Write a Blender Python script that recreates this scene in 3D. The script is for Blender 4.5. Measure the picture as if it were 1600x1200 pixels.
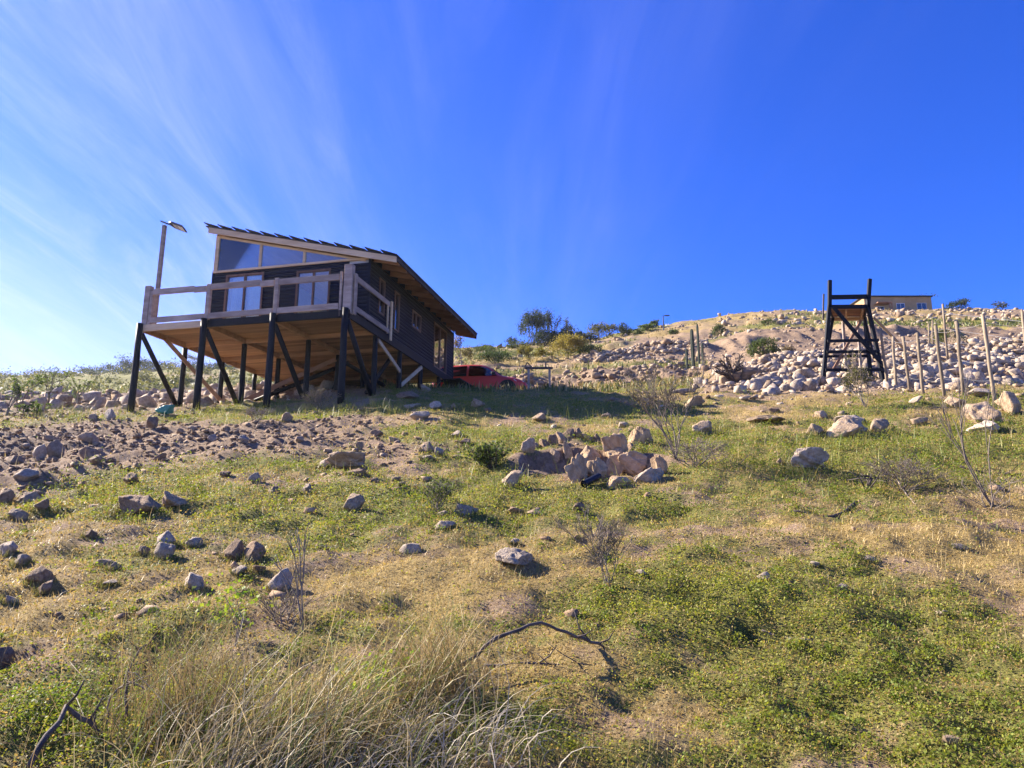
import bpy, bmesh, math, random
import numpy as np
from mathutils import Vector, Matrix

S = bpy.context.scene
COL = S.collection
for o in list(bpy.data.objects):
    bpy.data.objects.remove(o)

# ------------------------------------------------------------------ camera
F_PX, PITCH, ZC = 1109.0, math.radians(11.82), 1.5
cam_d = bpy.data.cameras.new('camera')
cam_d.sensor_width = 36.0
cam_d.lens = 36.0 * F_PX / 1600.0
cam_d.clip_start = 0.05
cam_d.clip_end = 3000
cam = bpy.data.objects.new('camera', cam_d)
COL.objects.link(cam)
cam.location = (0, 0, ZC)
cam.rotation_euler = (math.pi / 2 + PITCH, 0, 0)
S.camera = cam

# ------------------------------------------------------------------ light
SUN_AZ, SUN_EL = math.radians(-62), math.radians(31)      # azimuth clockwise from +Y
sd = Vector((math.sin(SUN_AZ) * math.cos(SUN_EL), math.cos(SUN_AZ) * math.cos(SUN_EL), math.sin(SUN_EL)))
sun_d = bpy.data.lights.new('sun', 'SUN')
sun_d.energy = 5.0
sun_d.angle = math.radians(0.5)
sun_d.color = (1.0, 0.91, 0.78)
sun = bpy.data.objects.new('sun', sun_d)
COL.objects.link(sun)
sun.rotation_euler = sd.to_track_quat('Z', 'Y').to_euler()
sun.location = sd * 60

W = bpy.data.worlds.new('World')
S.world = W
W.use_nodes = True
wn, wl = W.node_tree.nodes, W.node_tree.links
wn.clear()
def WN(t, **k):
    n = wn.new(t)
    for a, b in k.items():
        setattr(n, a, b)
    return n
sky = WN('ShaderNodeTexSky', sky_type='NISHITA', sun_disc=False)
sky.sun_elevation = SUN_EL
sky.sun_rotation = SUN_AZ
sky.altitude = 600
sky.air_density = 1.0
sky.dust_density = 0.25
sky.ozone_density = 3.0
def wmath(op, a, b=None, c=None):
    n = WN('ShaderNodeMath', operation=op)
    for i, v in enumerate((a, b, c)):
        if v is None:
            continue
        if isinstance(v, (int, float)):
            n.inputs[i].default_value = v
        else:
            wl.new(v, n.inputs[i])
    return n.outputs[0]
hs = WN('ShaderNodeHueSaturation')
hs.inputs['Hue'].default_value = 0.505
hs.inputs['Saturation'].default_value = 1.3
hs.inputs['Value'].default_value = 0.9
wl.new(sky.outputs[0], hs.inputs['Color'])
tc = WN('ShaderNodeTexCoord')
sp = WN('ShaderNodeSeparateXYZ')
wl.new(tc.outputs['Generated'], sp.inputs[0])
zz = wmath('ADD', wmath('MAXIMUM', sp.outputs[2], 0.0), 0.12)
cx, cy = wmath('DIVIDE', sp.outputs[0], zz), wmath('DIVIDE', sp.outputs[1], zz)
cb = WN('ShaderNodeCombineXYZ')
wl.new(cx, cb.inputs[0]); wl.new(cy, cb.inputs[1])
def wnoise(rot, scale, detail, dist, off):
    m = WN('ShaderNodeMapping')
    m.inputs['Rotation'].default_value = (0, 0, rot)
    m.inputs['Scale'].default_value = scale
    m.inputs['Location'].default_value = off
    wl.new(cb.outputs[0], m.inputs[0])
    n = WN('ShaderNodeTexNoise')
    n.inputs['Scale'].default_value = 1.0
    n.inputs['Detail'].default_value = detail
    n.inputs['Roughness'].default_value = 0.66
    n.inputs['Distortion'].default_value = dist
    wl.new(m.outputs[0], n.inputs['Vector'])
    return n.outputs[0]
def wrange(v, a, b, c=0.0, d=1.0):
    n = WN('ShaderNodeMapRange', interpolation_type='SMOOTHSTEP')
    for i, q in enumerate((a, b, c, d)):
        n.inputs[i + 1].default_value = q
    wl.new(v, n.inputs[0])
    return n.outputs[0]
# cirrus drawn out along one wind direction, on a flat layer high above the ground
streak = wrange(wnoise(0.10, (1.9, 0.20, 1), 7, 0.35, (3.1, 1.7, 0)), 0.40, 0.80)
fine = wrange(wnoise(0.22, (6.5, 1.0, 1), 11, 0.9, (7.3, 2.2, 0)), 0.38, 0.85)
veil = wrange(wnoise(0.0, (0.55, 0.16, 1), 3, 0.2, (1.4, 4.0, 0)), 0.30, 0.70)
side = wrange(cx, 0.9, -1.7)                               # the bank of cirrus lies to the west
cl = wmath('ADD', wmath('MULTIPLY', streak, 0.60), wmath('MULTIPLY', fine, 0.55))
cl = wmath('MULTIPLY', cl, wmath('ADD', wmath('MULTIPLY', veil, 0.85), 0.10))
cl = wmath('MULTIPLY', cl, side)
cl = wmath('ADD', wmath('MULTIPLY', cl, 0.62), wmath('MULTIPLY', wmath('MULTIPLY', wrange(sp.outputs[2], 0.45, 0.12), 0.36), wrange(cx, 0.2, -1.8)))
cl = wmath('MINIMUM', cl, 0.8)
mx = WN('ShaderNodeMix', data_type='RGBA')
wl.new(cl, mx.inputs[0])
tint = WN('ShaderNodeMix', data_type='RGBA', blend_type='MULTIPLY')
tint.inputs[0].default_value = 1.0
wl.new(hs.outputs[0], tint.inputs[6])
tint.inputs[7].default_value = (0.54, 0.86, 1.9, 1)        # the deep saturated blue of this clear dry sky
wl.new(tint.outputs[2], mx.inputs[6])
mx.inputs[7].default_value = (8.0, 7.9, 11.5, 1)
bg = WN('ShaderNodeBackground')
bg.inputs['Strength'].default_value = 0.05
wl.new(mx.outputs[2], bg.inputs[0])
wo = WN('ShaderNodeOutputWorld')
wl.new(bg.outputs[0], wo.inputs[0])

S.view_settings.view_transform = 'Standard'
S.view_settings.look = 'None'
S.view_settings.exposure = 1.78
S.view_settings.gamma = 1.0
S.view_settings.use_curve_mapping = False
S.render.engine = 'CYCLES'

# ------------------------------------------------------------------ helpers
RNG = np.random.default_rng(7)
def proj(x, y, z):
    Fw = y * math.cos(PITCH) + (z - ZC) * math.sin(PITCH)
    U = -y * math.sin(PITCH) + (z - ZC) * math.cos(PITCH)
    return 800 + F_PX * x / Fw, 600 - F_PX * U / Fw
def unp(px, py, y):
    a, b = (px - 800) / F_PX, (600 - py) / F_PX
    Y = math.cos(PITCH) - b * math.sin(PITCH)
    Z = math.sin(PITCH) + b * math.cos(PITCH)
    return Vector((a * y / Y, y, ZC + y * Z / Y))
def tan_e(py):
    b = (600 - py) / F_PX
    return (math.sin(PITCH) + b * math.cos(PITCH)) / (math.cos(PITCH) - b * math.sin(PITCH))

def vnoise(x, y, seed=0):
    x = np.asarray(x, float); y = np.asarray(y, float)
    xi = np.floor(x).astype(np.int64); yi = np.floor(y).astype(np.int64)
    fx, fy = x - xi, y - yi
    fx = fx * fx * fx * (fx * (fx * 6 - 15) + 10); fy = fy * fy * fy * (fy * (fy * 6 - 15) + 10)
    def h(a, b):
        n = (a * 374761393 + b * 668265263 + seed * 974634777) & 0xFFFFFFFF
        n = ((n ^ (n >> 13)) * 1274126177) & 0xFFFFFFFF
        return ((n ^ (n >> 16)) & 0xFFFF) / 65535.0
    a = h(xi, yi); b = h(xi + 1, yi); c = h(xi, yi + 1); d = h(xi + 1, yi + 1)
    return (a * (1 - fx) + b * fx) * (1 - fy) + (c * (1 - fx) + d * fx) * fy
def fbm(x, y, lam, octv=4, seed=0, rough=0.5):
    t = 0.0; a = 1.0; n = 0.0; k = 1.0 / lam
    for i in range(octv):
        ang = 0.6 * i
        xr = x * math.cos(ang) - y * math.sin(ang); yr = x * math.sin(ang) + y * math.cos(ang)
        t = t + a * (vnoise(xr * k, yr * k, seed + i * 17) - 0.5); n += a; a *= rough; k *= 2.03
    return t / n * 2
def sstep(a, b, v):
    t = np.clip((v - a) / (b - a), 0, 1)
    return t * t * (3 - 2 * t)

# terrain: survey columns (bearing given as u) of depth -> line of sight height
PL = 0.236
def yplane(d):
    e = math.atan(PL - 1.5 / d)
    return 600 + F_PX * math.tan(PITCH - e)
COLS = {
 -500: [(20, 652), (23, 642), (27, 632), (33, 622), (50, 642), (100, 615), (150, 600), (200, 596), (500, 610)],
 0:    [(20, 651), (23, 640), (27, 628), (31, 619), (33, 617), (50, 640), (100, 610), (150, 594), (200, 590), (500, 604)],
 250:  [(21.5, 649), (23.5, 642), (25.4, 637), (27.5, 630), (30, 622), (33, 616), (36, 616), (50, 640), (100, 606), (150, 580), (165, 576), (300, 596), (500, 604)],
 420:  [(20.5, 636), (23, 631), (26, 627), (28.5, 618), (31, 607), (34, 606), (50, 630), (100, 600), (150, 576), (300, 590), (500, 604)],
 540:  [(16, 670), (19.5, 624), (22, 617), (25, 609), (29, 604), (31, 602), (35, 604), (60, 600), (120, 570), (300, 580), (500, 600)],
 620:  [(16, 668), (19.5, 624), (21.5, 618), (24, 612), (27, 607), (30, 604), (33, 610), (40, 620), (44, 590), (60, 570), (95, 556), (200, 570), (500, 600)],
 720:  [(16, 664), (19, 633), (21, 626), (24, 618), (28.3, 608), (31.5, 622), (37, 642), (40.5, 618), (43, 588), (60, 565), (80, 552), (95, 547), (150, 560), (500, 590)],
 820:  [(16, 660), (19, 629), (24, 616), (28.3, 607), (31.5, 621), (36, 630), (40.5, 612), (43, 586), (55, 572), (75, 552), (92, 538), (150, 552), (500, 585)],
 900:  [(16, 658), (19, 626), (24, 615), (28, 609), (34, 611), (40, 607), (42.5, 582), (54, 570), (75, 550), (92, 532), (150, 547), (500, 580)],
 1000: [(16, 656), (19, 624), (24, 613), (28, 608), (38, 604), (41.5, 577), (54, 566), (55.5, 546), (78, 528), (105, 518), (160, 532), (500, 570)],
 1100: [(16, 652), (19, 622), (24, 609), (28, 603), (36, 597), (40, 580), (52, 566), (54, 548), (69, 533), (70.5, 517), (95, 500), (105, 498), (160, 515), (500, 560)],
 1200: [(16, 645), (20, 620), (23, 603), (31, 558), (38, 557), (53, 537), (54.5, 518), (65, 512), (95, 488), (110, 487), (160, 505), (500, 550)],
 1350: [(13.5, 675), (16, 645), (20, 616), (23, 599), (31, 553), (42, 551), (52, 537), (53.5, 515), (65, 508), (98, 487), (112, 486), (160, 505), (500, 550)],
 1500: [(13.5, 662), (16.5, 624), (20, 608), (24, 598), (31, 543), (42, 545), (53, 529), (54.5, 512), (65, 505), (95, 488), (112, 486), (160, 505), (500, 550)],
 1650: [(13.5, 658), (16.5, 622), (20, 605), (24, 594), (31, 536), (42, 539), (53, 524), (54.5, 510), (65, 503), (95, 487), (112, 486), (160, 505), (500, 550)],
 2400: [(13.5, 658), (16.5, 620), (20, 603), (24, 592), (31, 534), (42, 537), (53, 522), (54.5, 510), (95, 487), (112, 486), (160, 505), (500, 550)],
}
LD = np.linspace(math.log(1.0), math.log(500), 700)
UG = np.arange(-500, 2401, 20.0)
_us = sorted(COLS); _tab = []
for u in _us:
    pts = COLS[u]
    if pts[0][0] > 8:
        d0 = pts[0][0]
        near = [(1.0, yplane(1.0)), (3, yplane(3)), (5, yplane(5)), (7, yplane(7))]
        zz0 = PL * 7; zz1 = ZC + d0 * tan_e(pts[0][1])
        for t in (0.33, 0.66):
            dd = 7 + (d0 - 7) * t
            zt = zz0 + (zz1 - zz0) * t
            e = math.atan((zt - ZC) / dd)
            near.append((dd, 600 + F_PX * math.tan(PITCH - e)))
        pts = near + pts
    dd = np.array([p[0] for p in pts]); zv = np.array([ZC + p[0] * tan_e(p[1]) for p in pts])
    _tab.append(np.interp(np.exp(LD), dd, zv))
_tab = np.array(_tab)
TAB = np.array([np.interp(UG, _us, _tab[:, j]) for j in range(len(LD))]).T
for _ in range(6):
    P = np.pad(TAB, ((1, 1), (0, 0)), mode='edge'); TAB = (P[:-2] + 2 * P[1:-1] + P[2:]) / 4
for _ in range(2):
    P = np.pad(TAB, ((0, 0), (1, 1)), mode='edge'); TAB = (P[:, :-2] + 2 * P[:, 1:-1] + P[:, 2:]) / 4

def uof(x, y):
    th = np.clip(np.arctan2(x, y), -math.radians(52), math.radians(52))
    return 800 + 1087 * np.tan(th)
def base_h(x, y):
    x = np.asarray(x, float); y = np.asarray(y, float)
    r = np.hypot(x, y) + 1e-6
    th = np.arctan2(x, y)
    tc_ = np.clip(np.abs(th), 0, math.radians(52))
    D = np.clip(r * np.cos(tc_), 1.0, 499)
    u = np.clip(800 + 1087 * np.tan(np.clip(th, -math.radians(52), math.radians(52))), -500, 2399)
    fi = (u + 500) / 20.0; i0 = np.clip(np.floor(fi).astype(int), 0, len(UG) - 2); fi = np.clip(fi - i0, 0, 1)
    fj = (np.log(D) - LD[0]) / (LD[1] - LD[0]); j0 = np.clip(np.floor(fj).astype(int), 0, len(LD) - 2); fj = np.clip(fj - j0, 0, 1)
    z = (TAB[i0, j0] * (1 - fi) + TAB[i0 + 1, j0] * fi) * (1 - fj) + (TAB[i0, j0 + 1] * (1 - fi) + TAB[i0 + 1, j0 + 1] * fi) * fj
    pl = PL * y
    w = sstep(math.radians(58), math.radians(105), np.abs(th))
    near = 1 - sstep(2.5, 6.5, r)
    w = np.maximum(w, near)
    return z * (1 - w) + pl * w
def ell(px, py, lst):
    g = 0.0
    for (a, b, rx, ry, k) in lst:
        g = g + k * np.exp(-(((px - a) / rx) ** 2 + ((py - b) / ry) ** 2))
    return g
def gp(px, py, d):                                         # rough ground spot, used to lay out patches
    return unp(px, py, d)
def base_proj(x, y):
    z = base_h(x, y)
    yy = np.maximum(y, 0.8)
    return proj(x, yy, z)
DIRT = [(60, 700, 270, 42, 1.1), (330, 690, 190, 24, .9), (500, 668, 110, 12, .7), (20, 750, 90, 26, .8), (560, 700, 60, 14, .5), (880, 690, 60, 14, .5), (820, 648, 60, 8, .5), (480, 765, 150, 18, .5), (600, 715, 110, 18, .45), (680, 760, 80, 12, .35), (1180, 645, 90, 10, .4), (400, 840, 120, 12, .3), (640, 662, 90, 8, .45)]
DRY = [(1250, 1110, 170, 45, .35), (1560, 1010, 90, 50, .3), (1000, 1080, 120, 40, .3), (1480, 850, 230, 30, .9), (330, 905, 230, 35, .6), (620, 920, 200, 36, .6), (1250, 800, 240, 26, .3), (60, 960, 160, 40, .5), (800, 1010, 200, 40, .5), (1120, 830, 260, 30, .25), (1050, 1050, 240, 50, .3), (1300, 640, 200, 14, .5), (1450, 860, 90, 12, .6)]
GREEN = [(1090, 940, 190, 42, 1.0), (560, 780, 230, 36, .55), (250, 800, 170, 40, .7), (780, 790, 150, 40, .5), (1430, 740, 200, 45, .65), (1200, 700, 160, 40, .6), (100, 1110, 130, 60, .9), (830, 1140, 110, 70, 1.0), (1450, 1060, 230, 110, .1), (340, 655, 260, 7, .8), (600, 640, 200, 9, .6), (850, 640, 250, 10, .5), (80, 660, 90, 8, .7), (720, 690, 120, 22, .7), (1470, 690, 130, 30, .5), (1520, 970, 160, 40, .4), (300, 1080, 120, 60, .4)]
def cover(x, y):
    """green, dry, dirt fields on the ground"""
    px, py = base_proj(x, y)
    d = np.hypot(x, y)
    wx = fbm(x, y, 1.6, 3, 5) * 70; wy = fbm(x, y, 1.3, 3, 6) * 22
    n1 = fbm(x, y, 1.8, 4, 11); n2 = fbm(x, y, 0.35, 3, 12); n3 = fbm(x, y, 5, 3, 13)
    dirt = np.clip(ell(px + wx, py + wy, DIRT) + 0.25 * n1 + 0.2 * n2 - 0.12, 0, 1) * (d > 5) * (d < 26)
    green = np.clip(0.50 + ell(px + wx, py + wy, GREEN) * .75 - ell(px + wx, py + wy, DRY) * .75 + 0.75 * n1 + 0.55 * n2 + .3 * n3 - dirt * 1.3, 0, 1)
    dry = np.clip(0.35 + ell(px + wx, py + wy, DRY) * .8 - 0.6 * n1 + 0.5 * n2 - dirt, 0, 1)
    pr = np.sqrt(((x - PIT.x) / 1.1) ** 2 + ((y - PIT.y) / 1.15) ** 2) + .2 * n2
    pitm = 1 - sstep(.95, 1.2, pr)
    dirt = np.maximum(dirt, pitm); green = green * (1 - pitm); dry = dry * (1 - pitm)
    u = uof(x, y)
    rub = sstep(1060, 1180, u + 40 * n1) * sstep(20.3, 22.2, d / np.sqrt(1 + ((u - 800) / 1087) ** 2) + .8 * n1) * (1 - sstep(60, 66, d))
    far = sstep(23, 30, d)
    fg = np.clip(.36 + 1.1 * fbm(x, y, 9, 4, 31) + .5 * n1, 0, 1)
    leftfar = (1 - sstep(560, 700, u)) * sstep(45, 60, d)
    rubl = (1 - sstep(520, 640, u)) * sstep(21, 25, d) * (1 - sstep(36, 44, d))
    fg = np.clip(fg + .35 * leftfar - 1.0 * rubl, 0, 1)
    cut = sstep(700, 760, u) * ((sstep(38.5, 40, y) * (1 - sstep(43, 45, y + 2 * n1))) * (1 - sstep(1060, 1150, u)) + sstep(950, 1050, u) * sstep(48, 51, y) * (1 - sstep(54, 56, y)) + sstep(860, 930, u) * (1 - sstep(1060, 1120, u)) * sstep(53, 54.5, y) * (1 - sstep(60, 66, y + 6 * n3)) + sstep(1040, 1080, u) * (1 - sstep(1130, 1180, u)) * sstep(60, 66, y) * (1 - sstep(69, 71, y)))
    fg = np.clip(fg + .6 * sstep(1080, 1150, u) * sstep(54.5, 56, y) * (1 - sstep(62, 72, y)) - np.clip(cut, 0, 1) - .25 * sstep(1100, 1150, u) * sstep(72, 80, y) - .1 * sstep(800, 900, u), 0, 1)
    green = green * (1 - far) + fg * far
    green = np.clip(green - rub * 1.2, 0, 1)
    dry = dry * (1 - far) + far * np.clip(.5 + .8 * fbm(x, y, 6, 3, 41), 0, 1) * (1 - np.clip(cut, 0, 1))
    dry = np.clip(dry - rub, 0, 1)
    dirt = np.clip(np.maximum(dirt, np.maximum(rub * .5, np.maximum(.8 * rubl, np.clip(cut, 0, 1)))), 0, 1)
    return green, dry, dirt, rub
PIT = Vector((1000, 1000, 0))
CARPAD = None
BUR = None
def H(x, y):
    x = np.asarray(x, float); y = np.asarray(y, float)
    z = base_h(x, y)
    d = np.hypot(x, y)
    k = np.clip(d / 12, .45, 4.0)
    z = z + fbm(x, y, 3.2, 3, 1) * 0.10 * np.clip(k, .5, 1.2) + fbm(x, y, 0.9, 3, 2) * (0.075 + .045 * sstep(6, 10, d)) + fbm(x, y, .28, 2, 3) * 0.05 * (d < 40)
    far = sstep(35, 60, d)
    z = z + far * (fbm(x, y, 9, 4, 8) * .6 + fbm(x, y, 2.2, 3, 9) * .3) + sstep(60, 100, d) * (1 - sstep(600, 760, uof(x, y))) * fbm(x, y, 22, 4, 10) * 1.6 + sstep(24, 34, d) * fbm(x, y, .8, 3, 14) * .16
    px, py = base_proj(x, y)
    dirt = np.clip(ell(px, py, DIRT), 0, 1) * (d > 5) * (d < 26)
    z = z + dirt * (np.abs(fbm(x, y, .55, 3, 21)) * .16 + np.abs(fbm(x, y, .2, 2, 22)) * .05)
    # banks cut into the slope behind: gullied faces
    g = np.abs(fbm(x * 1.0, y * .25, 2.0, 3, 51))
    z = z - .9 * g * sstep(50, 54, y) * (1 - sstep(56, 59, y)) * sstep(1080, 1150, uof(x, y))
    z = z - .9 * g * sstep(37.5, 41, y) * (1 - sstep(43.5, 47, y)) * sstep(700, 760, uof(x, y)) * (1 - sstep(1080, 1150, uof(x, y)))
    # the dug pit: steep at its back, open towards the camera
    ex, ey = (x - PIT.x) / .98, (y - PIT.y)
    ey = np.where(ey > 0, ey / .80, ey / 1.25)
    rr = np.sqrt(ex ** 2 + ey ** 2) + .16 * fbm(x, y, .5, 3, 61)
    fl = PIT.z - .34 + .07 * (y - PIT.y) + .05 * fbm(x, y, .4, 2, 62)
    wpit = 1 - sstep(.86, 1.02, rr)
    z = np.where(fl < z, z * (1 - wpit) + fl * wpit, z) + .07 * np.exp(-((rr - 1.15) / .13) ** 2) * (ey > -.2)
    if CARPAD is not None:
        wp = 1 - sstep(.8, 1.5, np.hypot((x - CARPAD.x) / 3.0, (y - CARPAD.y) / 1.5))
        z = z * (1 - wp) + CARPAD.z * wp
    if BUR is not None:
        q = ((x - BUR[0]) / .055) ** 2 + ((y - BUR[1]) / .09) ** 2
        z = z - .12 * np.exp(-q ** 2) + .04 * np.exp(-(((x - BUR[0]) / .35) ** 2 + ((y - BUR[1] - .25) / .2) ** 2))
    return z
_dm = np.exp(np.linspace(math.log(1.6), math.log(320), 2600))
def at(px, py, dmin=0, dmax=400):
    """the spot on the ground seen along one line of sight"""
    a, b = (px - 800) / F_PX, (600 - py) / F_PX
    Y = math.cos(PITCH) - b * math.sin(PITCH); Z = math.sin(PITCH) + b * math.cos(PITCH)
    dm = _dm[(_dm > dmin) & (_dm < dmax)]
    hx = H(a / Y * dm, dm); rz = ZC + dm * Z / Y
    idx = np.nonzero(rz <= hx)[0]
    i = idx[0] if len(idx) else len(dm) - 1
    d = dm[i]
    return Vector((a / Y * d, d, float(hx[i])))
def onground(x, y, dz=0.0):
    return Vector((x, y, float(H(np.array([x]), np.array([y]))[0]) + dz))

# ---- objects
def link(o, parent=None):
    COL.objects.link(o)
    if parent is not None:
        o.parent = parent
    return o
def tag(o, label=None, cat=None, group=None, kind=None):
    if label: o['label'] = label
    if cat: o['category'] = cat
    if group: o['group'] = group
    if kind: o['kind'] = kind
    return o
def thing(name, label, cat, loc=(0, 0, 0), rz=0, group=None):
    o = bpy.data.objects.new(name, None)
    o.empty_display_size = .2
    o.location = loc; o.rotation_euler = (0, 0, rz)
    link(o)
    return tag(o, label, cat, group)
def npmesh(name, V, Fc, mat, col=None, smooth=False):
    V = np.ascontiguousarray(V, np.float32); Fc = np.ascontiguousarray(Fc, np.int32)
    me = bpy.data.meshes.new(name)
    n, k = Fc.shape
    me.vertices.add(len(V)); me.vertices.foreach_set('co', V.ravel())
    me.loops.add(n * k); me.loops.foreach_set('vertex_index', Fc.ravel())
    me.polygons.add(n); me.polygons.foreach_set('loop_start', np.arange(0, n * k, k, dtype=np.int32))
    me.update(calc_edges=True)
    if smooth:
        me.polygons.foreach_set('use_smooth', np.ones(n, bool))
    if col is not None:
        c = np.ones((len(V), 4), np.float32); c[:, :3] = col
        at_ = me.attributes.new('col', 'FLOAT_COLOR', 'POINT')
        at_.data.foreach_set('color', c.ravel())
    if mat is not None:
        me.materials.append(mat)
    return me
class MB:
    def __init__(s): s.v = []; s.f = []
    def add(s, vs, fs):
        n = len(s.v); s.v += [tuple(v) for v in vs]; s.f += [tuple(i + n for i in f) for f in fs]; return s
    def box(s, a, b):
        (x0, y0, z0), (x1, y1, z1) = a, b
        return s.add([(x0, y0, z0), (x1, y0, z0), (x1, y1, z0), (x0, y1, z0), (x0, y0, z1), (x1, y0, z1), (x1, y1, z1), (x0, y1, z1)],
                     [(0, 3, 2, 1), (4, 5, 6, 7), (0, 1, 5, 4), (1, 2, 6, 5), (2, 3, 7, 6), (3, 0, 4, 7)])
    def beam(s, p, q, w, h, up=(0, 0, 1), ext=0):
        p, q = Vector(p), Vector(q); t = (q - p).normalized(); p = p - t * ext; q = q + t * ext
        u = Vector(up)
        if abs(t.dot(u)) > .98: u = Vector((0, 1, 0))
        a = t.cross(u).normalized(); b = a.cross(t)
        vs = []
        for c in (p, q):
            for i, j in ((-1, -1), (1, -1), (1, 1), (-1, 1)):
                vs.append(c + a * i * w / 2 + b * j * h / 2)
        return s.add(vs, [(3, 2, 1, 0), (4, 5, 6, 7), (0, 1, 5, 4), (1, 2, 6, 5), (2, 3, 7, 6), (3, 0, 4, 7)])
    def tube(s, pts, rad, n=6, cap=True):
        pts = [Vector(p) for p in pts]
        if not hasattr(rad, '__len__'): rad = [rad] * len(pts)
        vs = []; fs = []
        ref = Vector((.31, .17, .93))
        for i, p in enumerate(pts):
            t = (pts[min(i + 1, len(pts) - 1)] - pts[max(i - 1, 0)]).normalized()
            a = t.cross(ref)
            if a.length < .05: a = t.cross(Vector((1, 0, 0)))
            a.normalize(); b = t.cross(a)
            for k in range(n):
                q = 2 * math.pi * k / n
                vs.append(p + (a * math.cos(q) + b * math.sin(q)) * rad[i])
        for i in range(len(pts) - 1):
            for k in range(n):
                k2 = (k + 1) % n
                fs.append((i * n + k, i * n + k2, (i + 1) * n + k2, (i + 1) * n + k))
        if cap:
            fs.append(tuple(range(n))[::-1]); fs.append(tuple((len(pts) - 1) * n + k for k in range(n)))
        return s.add(vs, fs)
    def prism(s, poly, y0, y1, axis='y'):
        n = len(poly)
        def mk(p, w):
            return (p[0], w, p[1]) if axis == 'y' else ((w, p[0], p[1]) if axis == 'x' else (p[0], p[1], w))
        vs = [mk(p, y0) for p in poly] + [mk(p, y1) for p in poly]
        fs = [tuple(range(n)), tuple(range(2 * n - 1, n - 1, -1))]
        for i in range(n):
            j = (i + 1) % n; fs.append((i, i + n, j + n, j))
        return s.add(vs, fs)
    def mesh(s, name, mat, smooth=False, bevel=0):
        me = bpy.data.meshes.new(name)
        me.from_pydata(s.v, [], s.f)
        bm = bmesh.new(); bm.from_mesh(me)
        bmesh.ops.recalc_face_normals(bm, faces=bm.faces)
        if bevel:
            bmesh.ops.bevel(bm, geom=list(bm.edges), offset=bevel, segments=1, affect='EDGES', clamp_overlap=True)
        bm.to_mesh(me); bm.free()
        me.materials.append(mat)
        if smooth:
            me.polygons.foreach_set('use_smooth', np.ones(len(me.polygons), bool))
        return me
    def build(s, name, mat, parent=None, smooth=False, bevel=0):
        return link(bpy.data.objects.new(name, s.mesh(name, mat, smooth, bevel)), parent)

# ------------------------------------------------------------------ materials
def new_mat(name):
    m = bpy.data.materials.new(name); m.use_nodes = True
    n, l = m.node_tree.nodes, m.node_tree.links
    return m, n, l, n['Principled BSDF']
def nd(n, l, t, ins=None, **k):
    q = n.new(t)
    for a, b in k.items(): setattr(q, a, b)
    for a, b in (ins or {}).items():
        if hasattr(b, 'is_linked') or isinstance(b, bpy.types.NodeSocket): l.new(b, q.inputs[a])
        else: q.inputs[a].default_value = b
    return q
def rgb(c): return (c[0], c[1], c[2], 1)
def noisy(name, c1, c2, scale=8, rough=.8, bump=.3, stretch=(1, 1, 1), detail=6, c3=None, bdist=.02, per=.25, spec=.3, metal=0.0):
    m, n, l, b = new_mat(name)
    co = nd(n, l, 'ShaderNodeTexCoord')
    oi = nd(n, l, 'ShaderNodeObjectInfo')
    ad = nd(n, l, 'ShaderNodeVectorMath', {0: co.outputs['Object']}, operation='ADD')
    sc = nd(n, l, 'ShaderNodeMath', {0: oi.outputs['Random'], 1: 37.0}, operation='MULTIPLY')
    l.new(sc.outputs[0], ad.inputs[1])
    mp = nd(n, l, 'ShaderNodeMapping', {0: ad.outputs[0], 'Scale': stretch})
    t = nd(n, l, 'ShaderNodeTexNoise', {'Vector': mp.outputs[0], 'Scale': scale, 'Detail': detail, 'Roughness': .62})
    r = nd(n, l, 'ShaderNodeValToRGB', {0: t.outputs[0]})
    r.color_ramp.elements[0].position = .32; r.color_ramp.elements[1].position = .68
    r.color_ramp.elements[0].color = rgb(c1); r.color_ramp.elements[1].color = rgb(c2)
    if c3:
        e = r.color_ramp.elements.new(.5); e.color = rgb(c3)
    pv = nd(n, l, 'ShaderNodeMapRange', {0: oi.outputs['Random'], 3: 1 - per, 4: 1 + per})
    hv = nd(n, l, 'ShaderNodeHueSaturation', {'Color': r.outputs[0], 'Value': pv.outputs[0]})
    l.new(hv.outputs[0], b.inputs['Base Color'])
    b.inputs['Roughness'].default_value = rough
    b.inputs['Specular IOR Level'].default_value = spec
    b.inputs['Metallic'].default_value = metal
    if bump:
        t2 = nd(n, l, 'ShaderNodeTexNoise', {'Vector': mp.outputs[0], 'Scale': scale * 2.7, 'Detail': 8, 'Roughness': .65})
        bp = nd(n, l, 'ShaderNodeBump', {'Height': t2.outputs[0], 'Strength': bump, 'Distance': bdist})
        l.new(bp.outputs[0], b.inputs['Normal'])
    return m
def leafmat(name, trans=.45, rough=.6, spec=.25, tint=(1.15, 1.1, .6)):
    m, n, l, b = new_mat(name)
    a = nd(n, l, 'ShaderNodeAttribute', attribute_name='col')
    l.new(a.outputs['Color'], b.inputs['Base Color'])
    b.inputs['Roughness'].default_value = rough
    b.inputs['Specular IOR Level'].default_value = spec
    mu = nd(n, l, 'ShaderNodeMix', data_type='RGBA', blend_type='MULTIPLY')
    mu.inputs[0].default_value = 1; l.new(a.outputs['Color'], mu.inputs[6]); mu.inputs[7].default_value = rgb(tint)
    tr = nd(n, l, 'ShaderNodeBsdfTranslucent', {'Color': mu.outputs[2]})
    mi = nd(n, l, 'ShaderNodeMixShader', {0: trans, 1: b.outputs[0], 2: tr.outputs[0]})
    l.new(mi.outputs[0], n['Material Output'].inputs['Surface'])
    return m
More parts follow.
